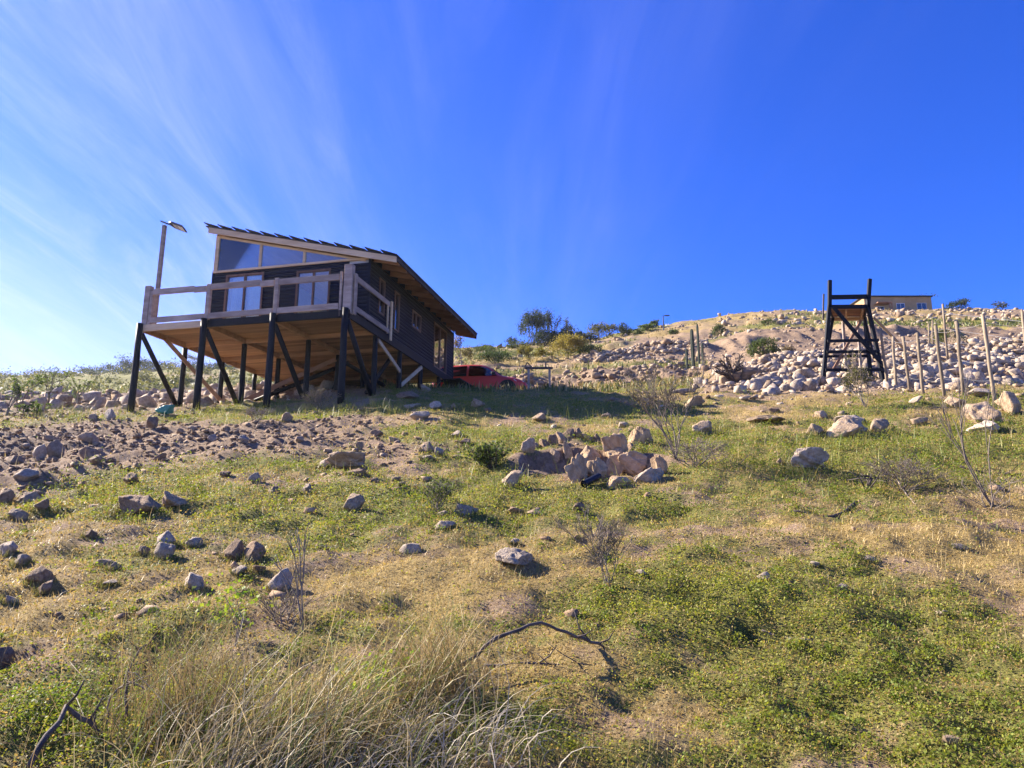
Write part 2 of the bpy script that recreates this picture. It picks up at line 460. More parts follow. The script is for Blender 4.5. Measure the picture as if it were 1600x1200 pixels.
def glassmat(name, tint=(.75, .85, .9), rough=.015):
    m, n, l, b = new_mat(name)
    n.remove(b)
    fr = nd(n, l, 'ShaderNodeFresnel', {'IOR': 1.55})
    ml = nd(n, l, 'ShaderNodeMath', {0: fr.outputs[0], 1: 1.7}, operation='MULTIPLY', use_clamp=True)
    ad = nd(n, l, 'ShaderNodeMath', {0: ml.outputs[0], 1: .02}, operation='ADD', use_clamp=True)
    t = nd(n, l, 'ShaderNodeBsdfTransparent', {'Color': rgb(tint)})
    g = nd(n, l, 'ShaderNodeBsdfGlossy', {'Color': (1, 1, 1, 1), 'Roughness': rough})
    mi = nd(n, l, 'ShaderNodeMixShader', {0: ad.outputs[0], 1: t.outputs[0], 2: g.outputs[0]})
    l.new(mi.outputs[0], n['Material Output'].inputs['Surface'])
    return m
M = {}
M['rock'] = noisy('rock_tan', (.24, .16, .095), (.48, .355, .235), 3.5, .9, .7, c3=(.36, .255, .16), bdist=.05, per=.28)
M['rock_pale'] = noisy('rock_pale', (.27, .20, .14), (.55, .445, .335), 3.5, .9, .7, c3=(.42, .33, .24), bdist=.05, per=.2)
M['rock_brown'] = noisy('rock_brown', (.18, .11, .065), (.37, .25, .155), 3.0, .9, .7, c3=(.28, .185, .11), bdist=.05, per=.2)
M['clod'] = noisy('soil_clod', (.15, .09, .052), (.36, .245, .15), 5, .95, .6, bdist=.03, per=.25)
M['pit_soil'] = noisy('pit_rock', (.30, .185, .095), (.54, .385, .23), 2.6, .95, .6, bdist=.05, per=.1)
M['black_wood'] = noisy('black_stained_wood', (.0025, .003, .005), (.010, .010, .013), 9, .6, .25, (1, 1, .12), per=.2, spec=.2)
M['siding'] = noisy('black_siding', (.002, .004, .012), (.005, .009, .026), 5, .55, .15, (.2, .2, 1), per=.1, spec=.14)
M['grey_wood'] = noisy('weathered_wood', (.24, .18, .15), (.43, .34, .28), 7, .8, .3, (.25, .25, 1), per=.15)
M['pine'] = noisy('pale_pine', (.50, .34, .19), (.70, .53, .33), 5, .65, .15, (.15, 1, 1), per=.12)
M['plank'] = noisy('orange_pine_plank', (.32, .18, .09), (.55, .345, .19), 4, .7, .2, (.12, 1.2, 1.2), per=.28)
M['brown_frame'] = noisy('brown_frame', (.10, .05, .03), (.17, .09, .055), 6, .5, .1, (1, 1, .2))
M['ceil'] = noisy('ceiling_pine', (.42, .26, .14), (.58, .40, .24), 4, .6, .1, (1, .15, 1))
M['wallin'] = noisy('inner_wall', (.34, .36, .40), (.42, .44, .48), 2, .8, 0)
M['rafter'] = noisy('red_brown_rafter', (.20, .10, .055), (.34, .18, .10), 5, .7, .2, (.2, 1, 1))
M['roof'] = noisy('dark_roof', (.015, .015, .018), (.04, .038, .04), 6, .8, .2)
M['glass'] = glassmat('window_glass')
M['dark'] = noisy('dark_rubber', (.012, .012, .013), (.03, .03, .03), 10, .7, 0)
M['lamp_grey'] = noisy('lamp_metal', (.05, .055, .065), (.09, .095, .11), 6, .45, 0, metal=.5)
M['lamp_panel'] = noisy('lamp_panel', (.45, .46, .50), (.6, .62, .66), 6, .3, 0)
M['curtain'] = noisy('white_curtain', (.72, .73, .78), (.85, .85, .88), 3, .9, 0)
M['fence_wood'] = noisy('fence_post_wood', (.15, .11, .07), (.34, .26, .17), 7, .85, .3, (1, 1, .2), per=.2)
M['wire'] = noisy('fence_wire', (.3, .29, .27), (.4, .38, .36), 5, .5, 0, metal=.7)
M['stucco'] = noisy('ochre_wall', (.42, .27, .13), (.52, .35, .18), 1.2, .9, .1)
M['bark'] = noisy('grey_bark', (.08, .06, .05), (.20, .16, .13), 12, .9, .4, (1, 1, .3))
M['dead'] = noisy('dead_wood', (.12, .095, .075), (.28, .225, .175), 14, .85, .3, (1, 1, .3))
M['darkstick'] = noisy('dark_stick', (.045, .035, .03), (.13, .10, .085), 14, .85, .3)
M['leaf'] = leafmat('foliage')
M['straw'] = leafmat('straw_blades', .3, .55, .35, (1.05, 1.0, .8))
M['cactus'] = noisy('cactus_skin', (.035, .05, .03), (.09, .10, .065), 10, .8, .3, (1, 1, .3))
M['bag'] = noisy('green_plastic', (.02, .22, .17), (.06, .38, .30), 6, .4, .3, spec=.5)
M['pipe'] = noisy('black_pipe', (.004, .005, .008), (.012, .013, .018), 6, .5, 0, spec=.3)

def carpaint():
    m, n, l, b = new_mat('red_paint')
    t = nd(n, l, 'ShaderNodeTexNoise', {'Scale': 2.0, 'Detail': 4})
    r = nd(n, l, 'ShaderNodeValToRGB', {0: t.outputs[0]})
    r.color_ramp.elements[0].color = (.45, .025, .012, 1); r.color_ramp.elements[1].color = (.62, .045, .02, 1)
    l.new(r.outputs[0], b.inputs['Base Color'])
    b.inputs['Roughness'].default_value = .45
    b.inputs['Coat Weight'].default_value = .25; b.inputs['Coat Roughness'].default_value = .08
    return m
M['red'] = carpaint()

def groundmat():
    m, n, l, b = new_mat('hillside_ground')
    co = nd(n, l, 'ShaderNodeTexCoord')
    a = nd(n, l, 'ShaderNodeAttribute', attribute_name='col')          # red green, green dry, blue dirt
    sp_ = nd(n, l, 'ShaderNodeSeparateColor', {0: a.outputs['Color']})
    def nz(sc, det=6, ro=.6): return nd(n, l, 'ShaderNodeTexNoise', {'Vector': co.outputs['Object'], 'Scale': sc, 'Detail': det, 'Roughness': ro}).outputs[0]
    def ramp(v, stops):
        r = nd(n, l, 'ShaderNodeValToRGB', {0: v})
        for i, (p, c) in enumerate(stops):
            e = r.color_ramp.elements[i] if i < 2 else r.color_ramp.elements.new(p)
            e.position = p; e.color = rgb(c)
        return r.outputs[0]
    def mix(f, c1, c2):
        q = nd(n, l, 'ShaderNodeMix', data_type='RGBA')
        l.new(f, q.inputs[0]); l.new(c1, q.inputs[6]); l.new(c2, q.inputs[7]); return q.outputs[2]
    def mr(v, a_, b_):
        return nd(n, l, 'ShaderNodeMapRange', {0: v, 1: a_, 2: b_}).outputs[0]
    def mth(op, a_, b_):
        return nd(n, l, 'ShaderNodeMath', {0: a_, 1: b_}, operation=op).outputs[0]
    n_f, n_m, n_s = nz(26, 8, .7), nz(6, 6), nz(.6, 5)
    soil = ramp(n_f, [(.3, (.19, .12, .07)), (.72, (.47, .34, .21)), (.5, (.33, .225, .14))])
    dirtc = ramp(nz(9, 9, .72), [(.3, (.14, .088, .052)), (.72, (.45, .325, .215)), (.5, (.28, .19, .118))])
    dryc = ramp(nz(40, 6, .7), [(.28, (.17, .115, .04)), (.72, (.52, .38, .15)), (.5, (.34, .24, .085))])
    grc = ramp(nz(34, 7, .7), [(.28, (.08, .085, .02)), (.74, (.34, .30, .085)), (.5, (.19, .18, .045))])
    c = mix(mr(mth('ADD', sp_.outputs[1], mth('MULTIPLY', mth('SUBTRACT', n_m, .5), 1.6)), .2, .7), soil, dryc)
    c = mix(mr(mth('ADD', sp_.outputs[0], mth('MULTIPLY', mth('SUBTRACT', n_m, .5), -1.5)), .25, .62), c, grc)
    c = mix(mr(mth('ADD', sp_.outputs[2], mth('MULTIPLY', mth('SUBTRACT', n_f, .5), 1.0)), .3, .7), c, dirtc)
    lv = mr(nz(.9, 6, .65), .3, .72)
    vv = nd(n, l, 'ShaderNodeMapRange', {0: lv, 3: .78, 4: 1.14}).outputs[0]
    hv = nd(n, l, 'ShaderNodeHueSaturation', {'Color': c, 'Value': vv})
    l.new(hv.outputs[0], b.inputs['Base Color'])
    b.inputs['Roughness'].default_value = .95
    b.inputs['Specular IOR Level'].default_value = .15
    hb = mth('ADD', mth('MULTIPLY', nz(14, 9, .72), 1.0), mth('MULTIPLY', nz(55, 5, .7), .35))
    bp = nd(n, l, 'ShaderNodeBump', {'Height': hb, 'Strength': .85, 'Distance': .09})
    l.new(bp.outputs[0], b.inputs['Normal'])
    return m
M['ground'] = groundmat()

# ------------------------------------------------------------------ ground
PIT = at(925, 728)
CARPAD = unp(825, 573, 31.5); CARPAD.x -= 2.12; CARPAD.z -= 1.56
bp_ = at(1168, 994)
BUR = (bp_.x, bp_.y)
rows = list(np.exp(np.linspace(math.log(.6), math.log(30), 330)))
rows += list(np.arange(30.3, 70, .3)) + list(np.arange(71, 130, 1.1)) + list(np.exp(np.linspace(math.log(132), math.log(520), 46)))
rows = np.array(rows)
ths = np.concatenate([np.linspace(-180, -48, 24)[:-1], np.linspace(-48, 48, 500), np.linspace(48, 180, 24)[1:]])
ths = np.radians(ths)
TH, RR = np.meshgrid(ths, rows)
# inside the view the rings run straight across (constant depth), so that banks stay crisp
tcl = np.clip(np.abs(TH), 0, math.radians(48))
RAD = RR / np.cos(tcl)
GX, GY = RAD * np.sin(TH), RAD * np.cos(TH)
GZ = H(GX, GY)
nr, nc = GX.shape
V = np.stack([GX, GY, GZ], -1).reshape(-1, 3)
I = np.arange(nr * nc).reshape(nr, nc)
FQ = np.stack([I[:-1, :-1], I[:-1, 1:], I[1:, 1:], I[1:, :-1]], -1).reshape(-1, 4)[:, ::-1]
g_, dr_, di_, rb_ = cover(GX.ravel(), GY.ravel())
me = npmesh('ground', V, FQ, M['ground'], np.stack([g_, dr_, di_], -1), smooth=True)
ground = link(bpy.data.objects.new('ground', me))
tag(ground, kind='structure')
# the patch right under the camera
k = 40
cv = [(0, 0, 0.0)] + [tuple(v) for v in V[:nc]]
gm = bpy.data.meshes.new('ground_centre'); gm.from_pydata(cv, [], [(0, i + 2, i + 1) for i in range(nc - 1)]); gm.materials.append(M['ground'])
gc = link(bpy.data.objects.new('ground_underfoot', gm)); tag(gc, kind='structure')
# ------------------------------------------------------------------ cabin on stilts
CP = unp(545, 484, 20.0)                 # right front corner of the deck, on its upper face
CR = math.radians(-13)
ZD = 2.45                                # deck height over the cabin's origin
cabin = thing('cabin', 'black cabin with slanted roof and railed deck raised on black stilts', 'cabin', (CP.x, CP.y, CP.z - ZD), CR)
cR = Vector((math.cos(CR), math.sin(CR), 0)); cD = Vector((-math.sin(CR), math.cos(CR), 0))
def cw(x, y, z=0): return CP + cR * x + cD * y + Vector((0, 0, z))
def cground(x, y):
    w = cw(x, y); return float(H(np.array([w.x]), np.array([w.y]))[0]) - CP.z
def cb_(m, name, mat, parent=cabin, **k):
    m.v = [(v[0], v[1], v[2] + ZD) for v in m.v]
    return m.build(name, M[mat], parent, **k)
DWD, DDP = 7.1, 10.2
XC = [-7.05, -4.75, -2.4, -0.05]
rw = random.Random(3)
# deck planks, seen from below
yy = 0.0; row = 0
while yy < DDP - .02:
    w = .205
    cuts = [-DWD, (-4.75 if row % 2 else -4.72), 0.0] if row % 3 else [-DWD, -2.38, 0.0]
    for a, b in zip(cuts[:-1], cuts[1:]):
        dz = rw.uniform(-.006, .004)
        cb_(MB().box((a + .004, yy + .006, -.05 + dz), (b - .004, min(yy + w, DDP) - .006, -.004 + dz)), 'plank', 'plank')
    yy += w; row += 1
# beams under the planks
for x in XC:
    cb_(MB().box((x - .05, .06, -.22), (x + .05, DDP - .05, -.06)), 'beam', 'plank')
for i, y in enumerate((2.05, 4.15, 6.25, 8.35)):
    cb_(MB().box((-DWD + .1, y - .04, -.20), (-.12, y + .04, -.065)), 'joist', 'plank')
cb_(MB().box((-DWD - .02, -.05, -.22), (-4.80, -.002, -.005)), 'rim_board', 'pine')
cb_(MB().box((-4.795, -.06, -.23), (.05, -.004, -.01)), 'rim_board', 'black_wood')
cb_(MB().box((.004, -.05, -.26), (.06, DDP, -.008)), 'rim_board', 'black_wood')
cb_(MB().box((-DWD - .05, .0, -.2), (-DWD - .004, DDP, -.01)), 'rim_board', 'plank')
# stilts
def stilt(x, y, r=.1, top=-.06, name='post'):
    g = cground(x, y) - .25
    if g > top - .25: return
    m = MB(); n = 5; pts = []
    for i in range(n):
        t = i / (n - 1); pts.append((x + rw.uniform(-.012, .012), y + rw.uniform(-.012, .012), g + (top - g) * t))
    m.tube(pts, [r * (1.08 - .12 * i / (n - 1)) * rw.uniform(.96, 1.04) for i in range(n)], 9)
    cb_(m, name, 'black_wood', smooth=True)
ROWS = [0.0, 2.05, 4.15, 6.25, 8.35]
for i, x in enumerate(XC):
    for j, y in enumerate(ROWS):
        yo = -.12 if j == 0 else y
        stilt(x, yo, .098 if j == 0 else .088, .02 if j == 0 else -.23)
def brace(p, q, r=.085, mat='black_wood', flat=None, name='brace'):
    m = MB()
    if flat: m.beam(p, q, flat[0], flat[1])
    else: m.tube([p, [(a + b) / 2 for a, b in zip(p, q)], q], [r, r * 1.03, r * 1.06], 8)
    cb_(m, name, mat, smooth=not flat)
for x in XC:
    g = cground(x, 1.85)
    brace((x + .03, -.04, -.30), (x + .02, 1.88, g + .05), .078)
# lighter and darker diagonals between the inner stilts
brace((-6.95, .95, -.22), (-6.2, 3.4, cground(-6.2, 3.4) - .05), flat=(.05, .13), mat='plank')
brace((-5.0, 3.2, cground(-5, 3.2) + .0), (-2.5, 5.2, cground(-2.5, 5.2) + 1.0), .075, mat='black_wood')
brace((-5.3, 2.9, cground(-5.3, 2.9) + .0), (-2.4, 4.0, cground(-2.4, 4.0) + 1.15), flat=(.05, .15), mat='rafter')
brace((-2.3, 4.2, -.4), (-1.4, 6.0, cground(-1.4, 6) + .1), .07)
brace((.0, 2.2, -.35), (.0, 4.1, -.95), flat=(.05, .13), mat='pine')
brace((.0, 4.25, cground(0, 4.25) + .12), (.0, 6.2, -.32), flat=(.05, .13), mat='pine')
brace((-.3, 2.1, cground(-.3, 2.1) + .1), (-.4, 4.1, -.5), .07)
# railing
def rpost(x, y, w, d, z0, z1, mat='grey_wood'):
    cb_(MB().box((x - w / 2, y - d / 2, z0), (x + w / 2, y + d / 2, z1)), 'railing_post', mat, bevel=.008)
rpost(-7.00, .06, .20, .18, -.16, 1.30)
rpost(-6.83, .02, .10, .10, -.20, 1.10)
rpost(-.06, .06, .26, .2, -.12, 1.42)
rpost(-.27, -.03, .07, .06, -.20, 1.20)
rpost(.13, .12, .06, .14, -.12, 1.15)
for x in (-4.75, -2.4):
    rpost(x, -.01, .13, .12, -.1, 1.17)
for (a, b, zo) in ((-6.74, -5.25, .02), (-5.25, -4.83, -.01), (-4.66, -2.95, .03), (-2.95, -2.48, -.01), (-2.32, -.32, 0)):
    cb_(MB().box((a, -.08 - abs(zo) * .3, .93 + zo), (b - .003, -.03, 1.12 + zo)), 'railing_board', 'grey_wood', bevel=.005)
for (a, b) in ((-6.76, -4.83), (-4.66, -2.48), (-2.32, -.32)):
    cb_(MB().box((a, -.075, .03), (b, -.03, .21)), 'railing_board', 'grey_wood', bevel=.005)
cb_(MB().box((.08, .22, .95), (.13, 2.75, 1.12)), 'railing_board', 'grey_wood', bevel=.005)
cb_(MB().box((.08, .22, .02), (.13, 2.75, .18)), 'railing_board', 'grey_wood', bevel=.005)
rpost(.10, 2.62, .05, .07, .0, 1.1, 'pine'); rpost(.16, 2.8, .05, .12, -.2, 1.15, 'pine')
# house body
HX0, HX1, HY0, HY1 = -5.65, -.02, 1.35, 10.0
SL = .245
def rz_(x): return 2.12 - SL * (x - HX1)        # underside of the roof
RIB = .125
def siding_wall(name, u0, u1, z0, ztop, holes, place, flip):
    """clad wall of horizontal boards, open where windows and doors are"""
    m = MB(); z = z0
    while z < max(ztop(u0), ztop(u1)) - .01:
        zb = z + RIB
        segs = [(u0, u1)]
        zm = (z + zb) / 2
        for (a, b, c, d) in holes:
            if c < zm < d:
                out = []
                for s in segs:
                    if b <= s[0] or a >= s[1]: out.append(s)
                    else:
                        if s[0] < a: out.append((s[0], a))
                        if b < s[1]: out.append((b, s[1]))
                segs = out
        for (a, b) in segs:
            # clip by sloping top
            if ztop(a) < zb or ztop(b) < zb:
                if ztop(a) < zm and ztop(b) < zm: continue
                if abs(ztop(b) - ztop(a)) > 1e-6:
                    uc = a + (zb - ztop(a)) / (ztop(b) - ztop(a)) * (b - a)
                    if ztop(b) < zb: b = max(a + .02, min(b, uc))
                    else: a = min(b - .02, max(a, uc))
            prof = [(0, z), (.012, z), (.034, z + RIB * .25), (.038, z + RIB * .6), (.022, z + RIB * .93), (0, zb)]
            n = len(prof); vs = []
            for u in (a, b):
                for (o, zz) in prof: vs.append(place(u, o, zz))
            fs = [tuple(range(n)), tuple(range(2 * n - 1, n - 1, -1))] + [(i, i + n, (i + 1) % n + n, (i + 1) % n) for i in range(n)]
            m.add(vs, fs)
        z = zb
    o = cb_(m, name, 'siding'); tag(o, kind='stuff'); return o
SILL = 2.16
DOOR = (-5.15, -3.75, .05, 1.98); WIN = (-2.55, -1.35, .30, 1.90)
RW = [(2.05, 2.50, .55, 1.75), (3.35, 3.80, .35, 1.75), (5.05, 5.95, .95, 1.60), (7.45, 9.05, .0, 1.85)]
siding_wall('front_siding', HX0, HX1, 0.0, lambda u: min(SILL, rz_(u)) if True else 0, [DOOR, WIN], lambda u, o, z: (u, HY0 - o, z), 1)
siding_wall('side_siding', HY0, HY1, -.15, lambda u: 2.1, RW, lambda u, o, z: (HX1 + o, u, z), 1)
LW_ADDED = [(3.0, 5.4, .9, 2.4), (6.5, 8.2, .9, 2.2)]  # openings out of view in the left wall, added to let light inside
siding_wall('side_siding', HY0, HY1, 0, lambda u: rz_(HX0), LW_ADDED, lambda u, o, z: (HX0 - o, u, z), 1)
siding_wall('back_siding', HX0, HX1, -.1, rz_, [], lambda u, o, z: (u, HY1 + o, z), 1)
cb_(MB().box((HX1 - .02, HY0 - .045, -.1), (HX1 + .045, HY0 + .02, 2.1)), 'corner_board', 'siding')
cb_(MB().box((HX1 - .02, HY1 - .02, -.15), (HX1 + .045, HY1 + .045, 2.08)), 'corner_board', 'siding')
cb_(MB().box((HX0 - .045, HY0 - .045, 0), (HX0 + .02, HY0 + .02, SILL)), 'corner_board', 'siding')
# inner lining: walls with the same openings, floor, ceiling
def lining(u0, u1, ztop, holes, place):
    m = MB(); us = sorted({u0, u1} | {h[0] for h in holes} | {h[1] for h in holes})
    for a, b in zip(us[:-1], us[1:]):
        zs = [0.0]
        for h in holes:
            if h[0] <= a and b <= h[1]: zs += [max(h[2], 0.0), h[3]]
        q = [(zs[0], None)]
        cuts = sorted(zs[1:]); spans = []; z = 0.0
        for i in range(0, len(cuts), 2):
            if cuts[i] > z + .01: spans.append((z, cuts[i], cuts[i]))
            z = cuts[i + 1]
        if ztop(a) > z or ztop(b) > z: spans.append((z, ztop(a), ztop(b)))
        for (z0, za, zb) in spans:
            vs = [place(a, o, z0) for o in (-.05, -.004)] + [place(b, o, z0) for o in (-.05, -.004)] + [place(a, o, za) for o in (-.05, -.004)] + [place(b, o, zb) for o in (-.05, -.004)]
            m.add(vs, [(0, 1, 3, 2), (4, 6, 7, 5), (0, 4, 5, 1), (2, 3, 7, 6), (0, 2, 6, 4), (1, 5, 7, 3)])
    cb_(m, 'inner_wall', 'wallin')
lining(HX0 + .06, HX1 - .06, lambda u: SILL - .03, [DOOR, WIN], lambda u, o, z: (u, HY0 - o, z))
lining(HY0 + .06, HY1 - .06, lambda u: 2.1, RW, lambda u, o, z: (HX1 + o, u, z))
lining(HY0 + .06, HY1 - .06, lambda u: rz_(HX0), LW_ADDED, lambda u, o, z: (HX0 - o, u, z))
lining(HX0 + .06, HX1 - .06, lambda u: rz_(u) - .02, [], lambda u, o, z: (u, HY1 + o, z))
cb_(MB().box((HX0 + .06, HY0 + .06, .002), (HX1 - .06, HY1 - .06, .03)), 'floor', 'plank')
def slab(x0, x1, y0, y1, lo, hi, name, mat):
    m = MB(); m.add([(x0, y0, rz_(x0) + lo), (x1, y0, rz_(x1) + lo), (x1, y1, rz_(x1) + lo), (x0, y1, rz_(x0) + lo), (x0, y0, rz_(x0) + hi), (x1, y0, rz_(x1) + hi), (x1, y1, rz_(x1) + hi), (x0, y1, rz_(x0) + hi)],
          [(0, 3, 2, 1), (4, 5, 6, 7), (0, 1, 5, 4), (1, 2, 6, 5), (2, 3, 7, 6), (3, 0, 4, 7)])
    return cb_(m, name, mat)
RX0, RX1, RY0, RY1 = -5.98, .98, 1.12, 10.35
slab(HX0 + .06, HX1 - .06, HY0 + .06, HY1 - .06, -.02, .0, 'ceiling', 'ceil')
roof = slab(RX0, RX1, RY0, RY1, .15, .185, 'roof', 'roof')
slab(RX0 + .03, RX1 - .03, RY0 + .05, RY1 - .05, .125, .148, 'roof_deck', 'rafter')
# tilted courses of the roofing show as steps along its edge
nC = 13
for i in range(nC):
    xa = RX0 - .05 + i * (RX1 - RX0 + .05) / nC; xb = xa + .56
    m = MB(); za, zb = rz_(xa) + .255, rz_(xb) + .19
    y0, y1 = RY0 - .04 - .01 * (i % 2), RY1 + .03
    m.add([(xa, y0, za), (xb, y0, zb), (xb, y1, zb), (xa, y1, za), (xa, y0, za + .03), (xb, y0, zb + .022), (xb, y1, zb + .022), (xa, y1, za + .03)],
          [(0, 3, 2, 1), (4, 5, 6, 7), (0, 1, 5, 4), (1, 2, 6, 5), (2, 3, 7, 6), (3, 0, 4, 7)])
    m.v = [(v[0], v[1], v[2] + ZD) for v in m.v]
    m.build('roof_course', M['roof'], roof)
# fascia board on the front edge and rafters whose ends carry the eave
slab(RX0 + .12, RX1 - .02, RY0 - .0, RY0 + .05, -.055, .14, 'fascia', 'pine')
nR = 14
for i in range(nR):
    y = RY0 + .35 + i * (RY1 - RY0 - .5) / (nR - 1)
    slab(HX1 + .05, RX1 - .06 - .02 * (i % 2), y - .03, y + .03, -.04, .122, 'rafter', 'rafter')
slab(HX1 + .06, HX1 + .09, HY0, HY1, -.03, .12, 'soffit_board', 'siding')
slab(RX1 - .05, RX1 - .012, RY0 + .06, RY1 - .02, .02, .145, 'eave_board', 'roof')
slab(HX1 + .06, RX1 - .02, RY1 - .06, RY1 - .01, -.05, .12, 'fascia', 'black_wood')
# clerestory above the front wall
cf = MB()
yF = HY0 - .03
def qbar(pts, y0=yF - .03, y1=yF + .05): cf.prism(pts, y0, y1)
cl_x0, cl_x1 = HX0 + .0, HX1 - .05
qbar([(cl_x0, SILL), (cl_x1, SILL), (cl_x1, SILL - .07), (cl_x0, SILL - .07)], yF - .045, yF + .06)
qbar([(cl_x0, SILL), (cl_x0 + .13, SILL), (cl_x0 + .13, rz_(cl_x0 + .13) - .06), (cl_x0, rz_(cl_x0) - .06)])
clere = cb_(cf, 'window', 'pine'); tag(clere, 'tapering clerestory window in pine frame under the roof')
def sub(m, name, mat, parent):
    m.v = [(v[0], v[1], v[2] + ZD) for v in m.v]; return m.build(name, M[mat], parent)
sub(MB().prism([(cl_x0 + .13, rz_(cl_x0 + .13) - .06), (cl_x1 - .1, rz_(cl_x1 - .1) - .06), (cl_x1 - .1, rz_(cl_x1 - .1) - .115), (cl_x0 + .13, rz_(cl_x0 + .13) - .13)], yF - .02, yF + .05), 'frame', 'pine', clere)
mull = [-3.93, -2.32]
for x in mull:
    sub(MB().prism([(x - .045, SILL), (x + .045, SILL), (x + .045, rz_(x) - .135), (x - .045, rz_(x) - .135)], yF - .025, yF + .045), 'mullion', 'pine', clere)
ed = [cl_x0 + .13] + mull + [cl_x1 - .35]
for a, b in zip(ed[:-1], ed[1:]):
    a2 = a + (.045 if a in mull else 0); b2 = b - (.045 if b in mull else 0)
    sub(MB().prism([(a2, SILL), (b2, SILL), (b2, max(rz_(b2) - .13, SILL + .01)), (a2, rz_(a2) - .13)], yF + .004, yF + .012), 'pane', 'glass', clere)
def window(hole, place, mulls=1, mat='brown_frame', name='window', fw=.06, label=None):
    a, b, c, d = hole
    m = MB()
    def bx(u0, u1, z0, z1, o0, o1, mm):
        p, q = place(u0, o0, z0), place(u1, o1, z1)
        mm.box(tuple(min(i, j) for i, j in zip(p, q)), tuple(max(i, j) for i, j in zip(p, q)))
    bx(a, a + fw, c, d, -.05, .06, m); bx(b - fw, b, c, d, -.05, .06, m)
    bx(a + fw, b - fw, d - fw, d, -.05, .055, m); bx(a + fw, b - fw, c, c + fw, -.05, .055, m)
    w = cb_(m, name, mat)
    if label: tag(w, label)
    st = (b - a - 2 * fw) / (mulls + 1)
    for i in range(mulls):
        u = a + fw + st * (i + 1); mm = MB(); bx(u - .028, u + .028, c + fw, d - fw, -.04, .045, mm); sub(mm, 'mullion', mat, w)
    for i in range(mulls + 1):
        u0 = a + fw + st * i + (.028 if i else 0); u1 = a + fw + st * (i + 1) - (.028 if i < mulls else 0)
        mm = MB(); bx(u0, u1, c + fw, d - fw, .0, .008, mm); sub(mm, 'pane', 'glass', w)
    return w
window(DOOR, lambda u, o, z: (u, HY0 - o, z), 1, name='sliding_door')
window(WIN, lambda u, o, z: (u, HY0 - o, z), 1)
PS = lambda u, o, z: (HX1 + o, u, z)
window(RW[0], PS, 0); window(RW[1], PS, 0); window(RW[2], PS, 1); window(RW[3], PS, 1, name='glass_door')
PLW = lambda u, o, z: (HX0 - o, u, z)
window(LW_ADDED[0], PLW, 1); window(LW_ADDED[1], PLW, 1)  # unseen windows, added only to brighten the interior
# ramp board from the side door to the ground, and its stringer
cb_(MB().beam((.35, 8.6, -.3), (.9, 11.4, cground(.9, 11.4) + .02), .9, .06), 'ramp', 'black_wood')
# curtains behind the sliding door
for (a, b, lab) in ((-5.02, -4.50, 'white curtain drawn behind the left pane of the sliding door'), (-4.42, -3.82, 'white curtain drawn behind the right pane of the sliding door')):
    n = 40; vs = []; fs = []
    for i in range(n + 1):
        x = a + (b - a) * i / n; y = HY0 + .14 + .025 * math.sin(i * 1.15)
        w0, w1 = cw(x, y, .08), cw(x, y, 1.92); vs += [w0, w1]
    fs = [(2 * i, 2 * i + 2, 2 * i + 3, 2 * i + 1) for i in range(n)]
    m = MB().add(vs, fs)
    m.add([v + cD * .006 for v in vs], [f[::-1] for f in fs])
    tag(m.build('curtain', M['curtain'], smooth=True), lab, 'curtain', 'curtains of the sliding door')

# solar street lamp on the deck corner
lp = thing('solar_lamp', 'tall square wooden post with solar street lamp at deck corner', 'lamp', cw(-7.0, .42, -.06), CR)
LH = 3.62
MB().box((-.055, -.055, 0), (.055, .055, LH)).build('post', M['grey_wood'], lp, bevel=.006)
MB().tube([(-.16, 0, LH + .17), (.10, 0, LH + .05), (.32, -.02, LH - .04)], .028, 8).build('arm', M['lamp_grey'], lp)
def tilted(x0, x1, hw, t, name, mat, dz=0, par=None):
    m = MB(); sl = -.42
    vs = []
    for x, k in ((x0, .55), (x0 + .12, 1), (x1, 1)):
        z = LH + .05 + (x - .1) * sl + dz
        for s in (-1, 1):
            vs += [(x, s * hw * k - .02, z - s * hw * k * .45), (x, s * hw * k - .02, z + t - s * hw * k * .45)]
    fs = []
    for i in range(2):
        o = i * 4
        fs += [(o, o + 4, o + 5, o + 1), (o + 2, o + 3, o + 7, o + 6), (o + 1, o + 5, o + 7, o + 3), (o, o + 2, o + 6, o + 4)]
    fs += [(0, 1, 3, 2), (8, 10, 11, 9)]
    return m.add(vs, fs).build(name, M[mat], par)
hd = tilted(.22, .80, .125, .05, 'lamp_head', 'lamp_grey', 0, lp)
for i in range(4):
    x = .38 + i * .10
    m = MB(); sl = -.42
    z = LH + .05 + (x - .1) * sl - .006; z1 = z + .085 * sl
    m.add([(x, -.11, z + .0405), (x + .085, -.11, z1 + .0405), (x + .085, .07, z1 - .0405), (x, .07, z - .0405), (x, -.11, z + .0455), (x + .085, -.11, z1 + .0455), (x + .085, .07, z1 - .0355), (x, .07, z - .0355)],
          [(0, 3, 2, 1), (4, 5, 6, 7), (0, 1, 5, 4), (1, 2, 6, 5), (2, 3, 7, 6), (3, 0, 4, 7)])
    m.build('light_panel', M['lamp_panel'], hd)

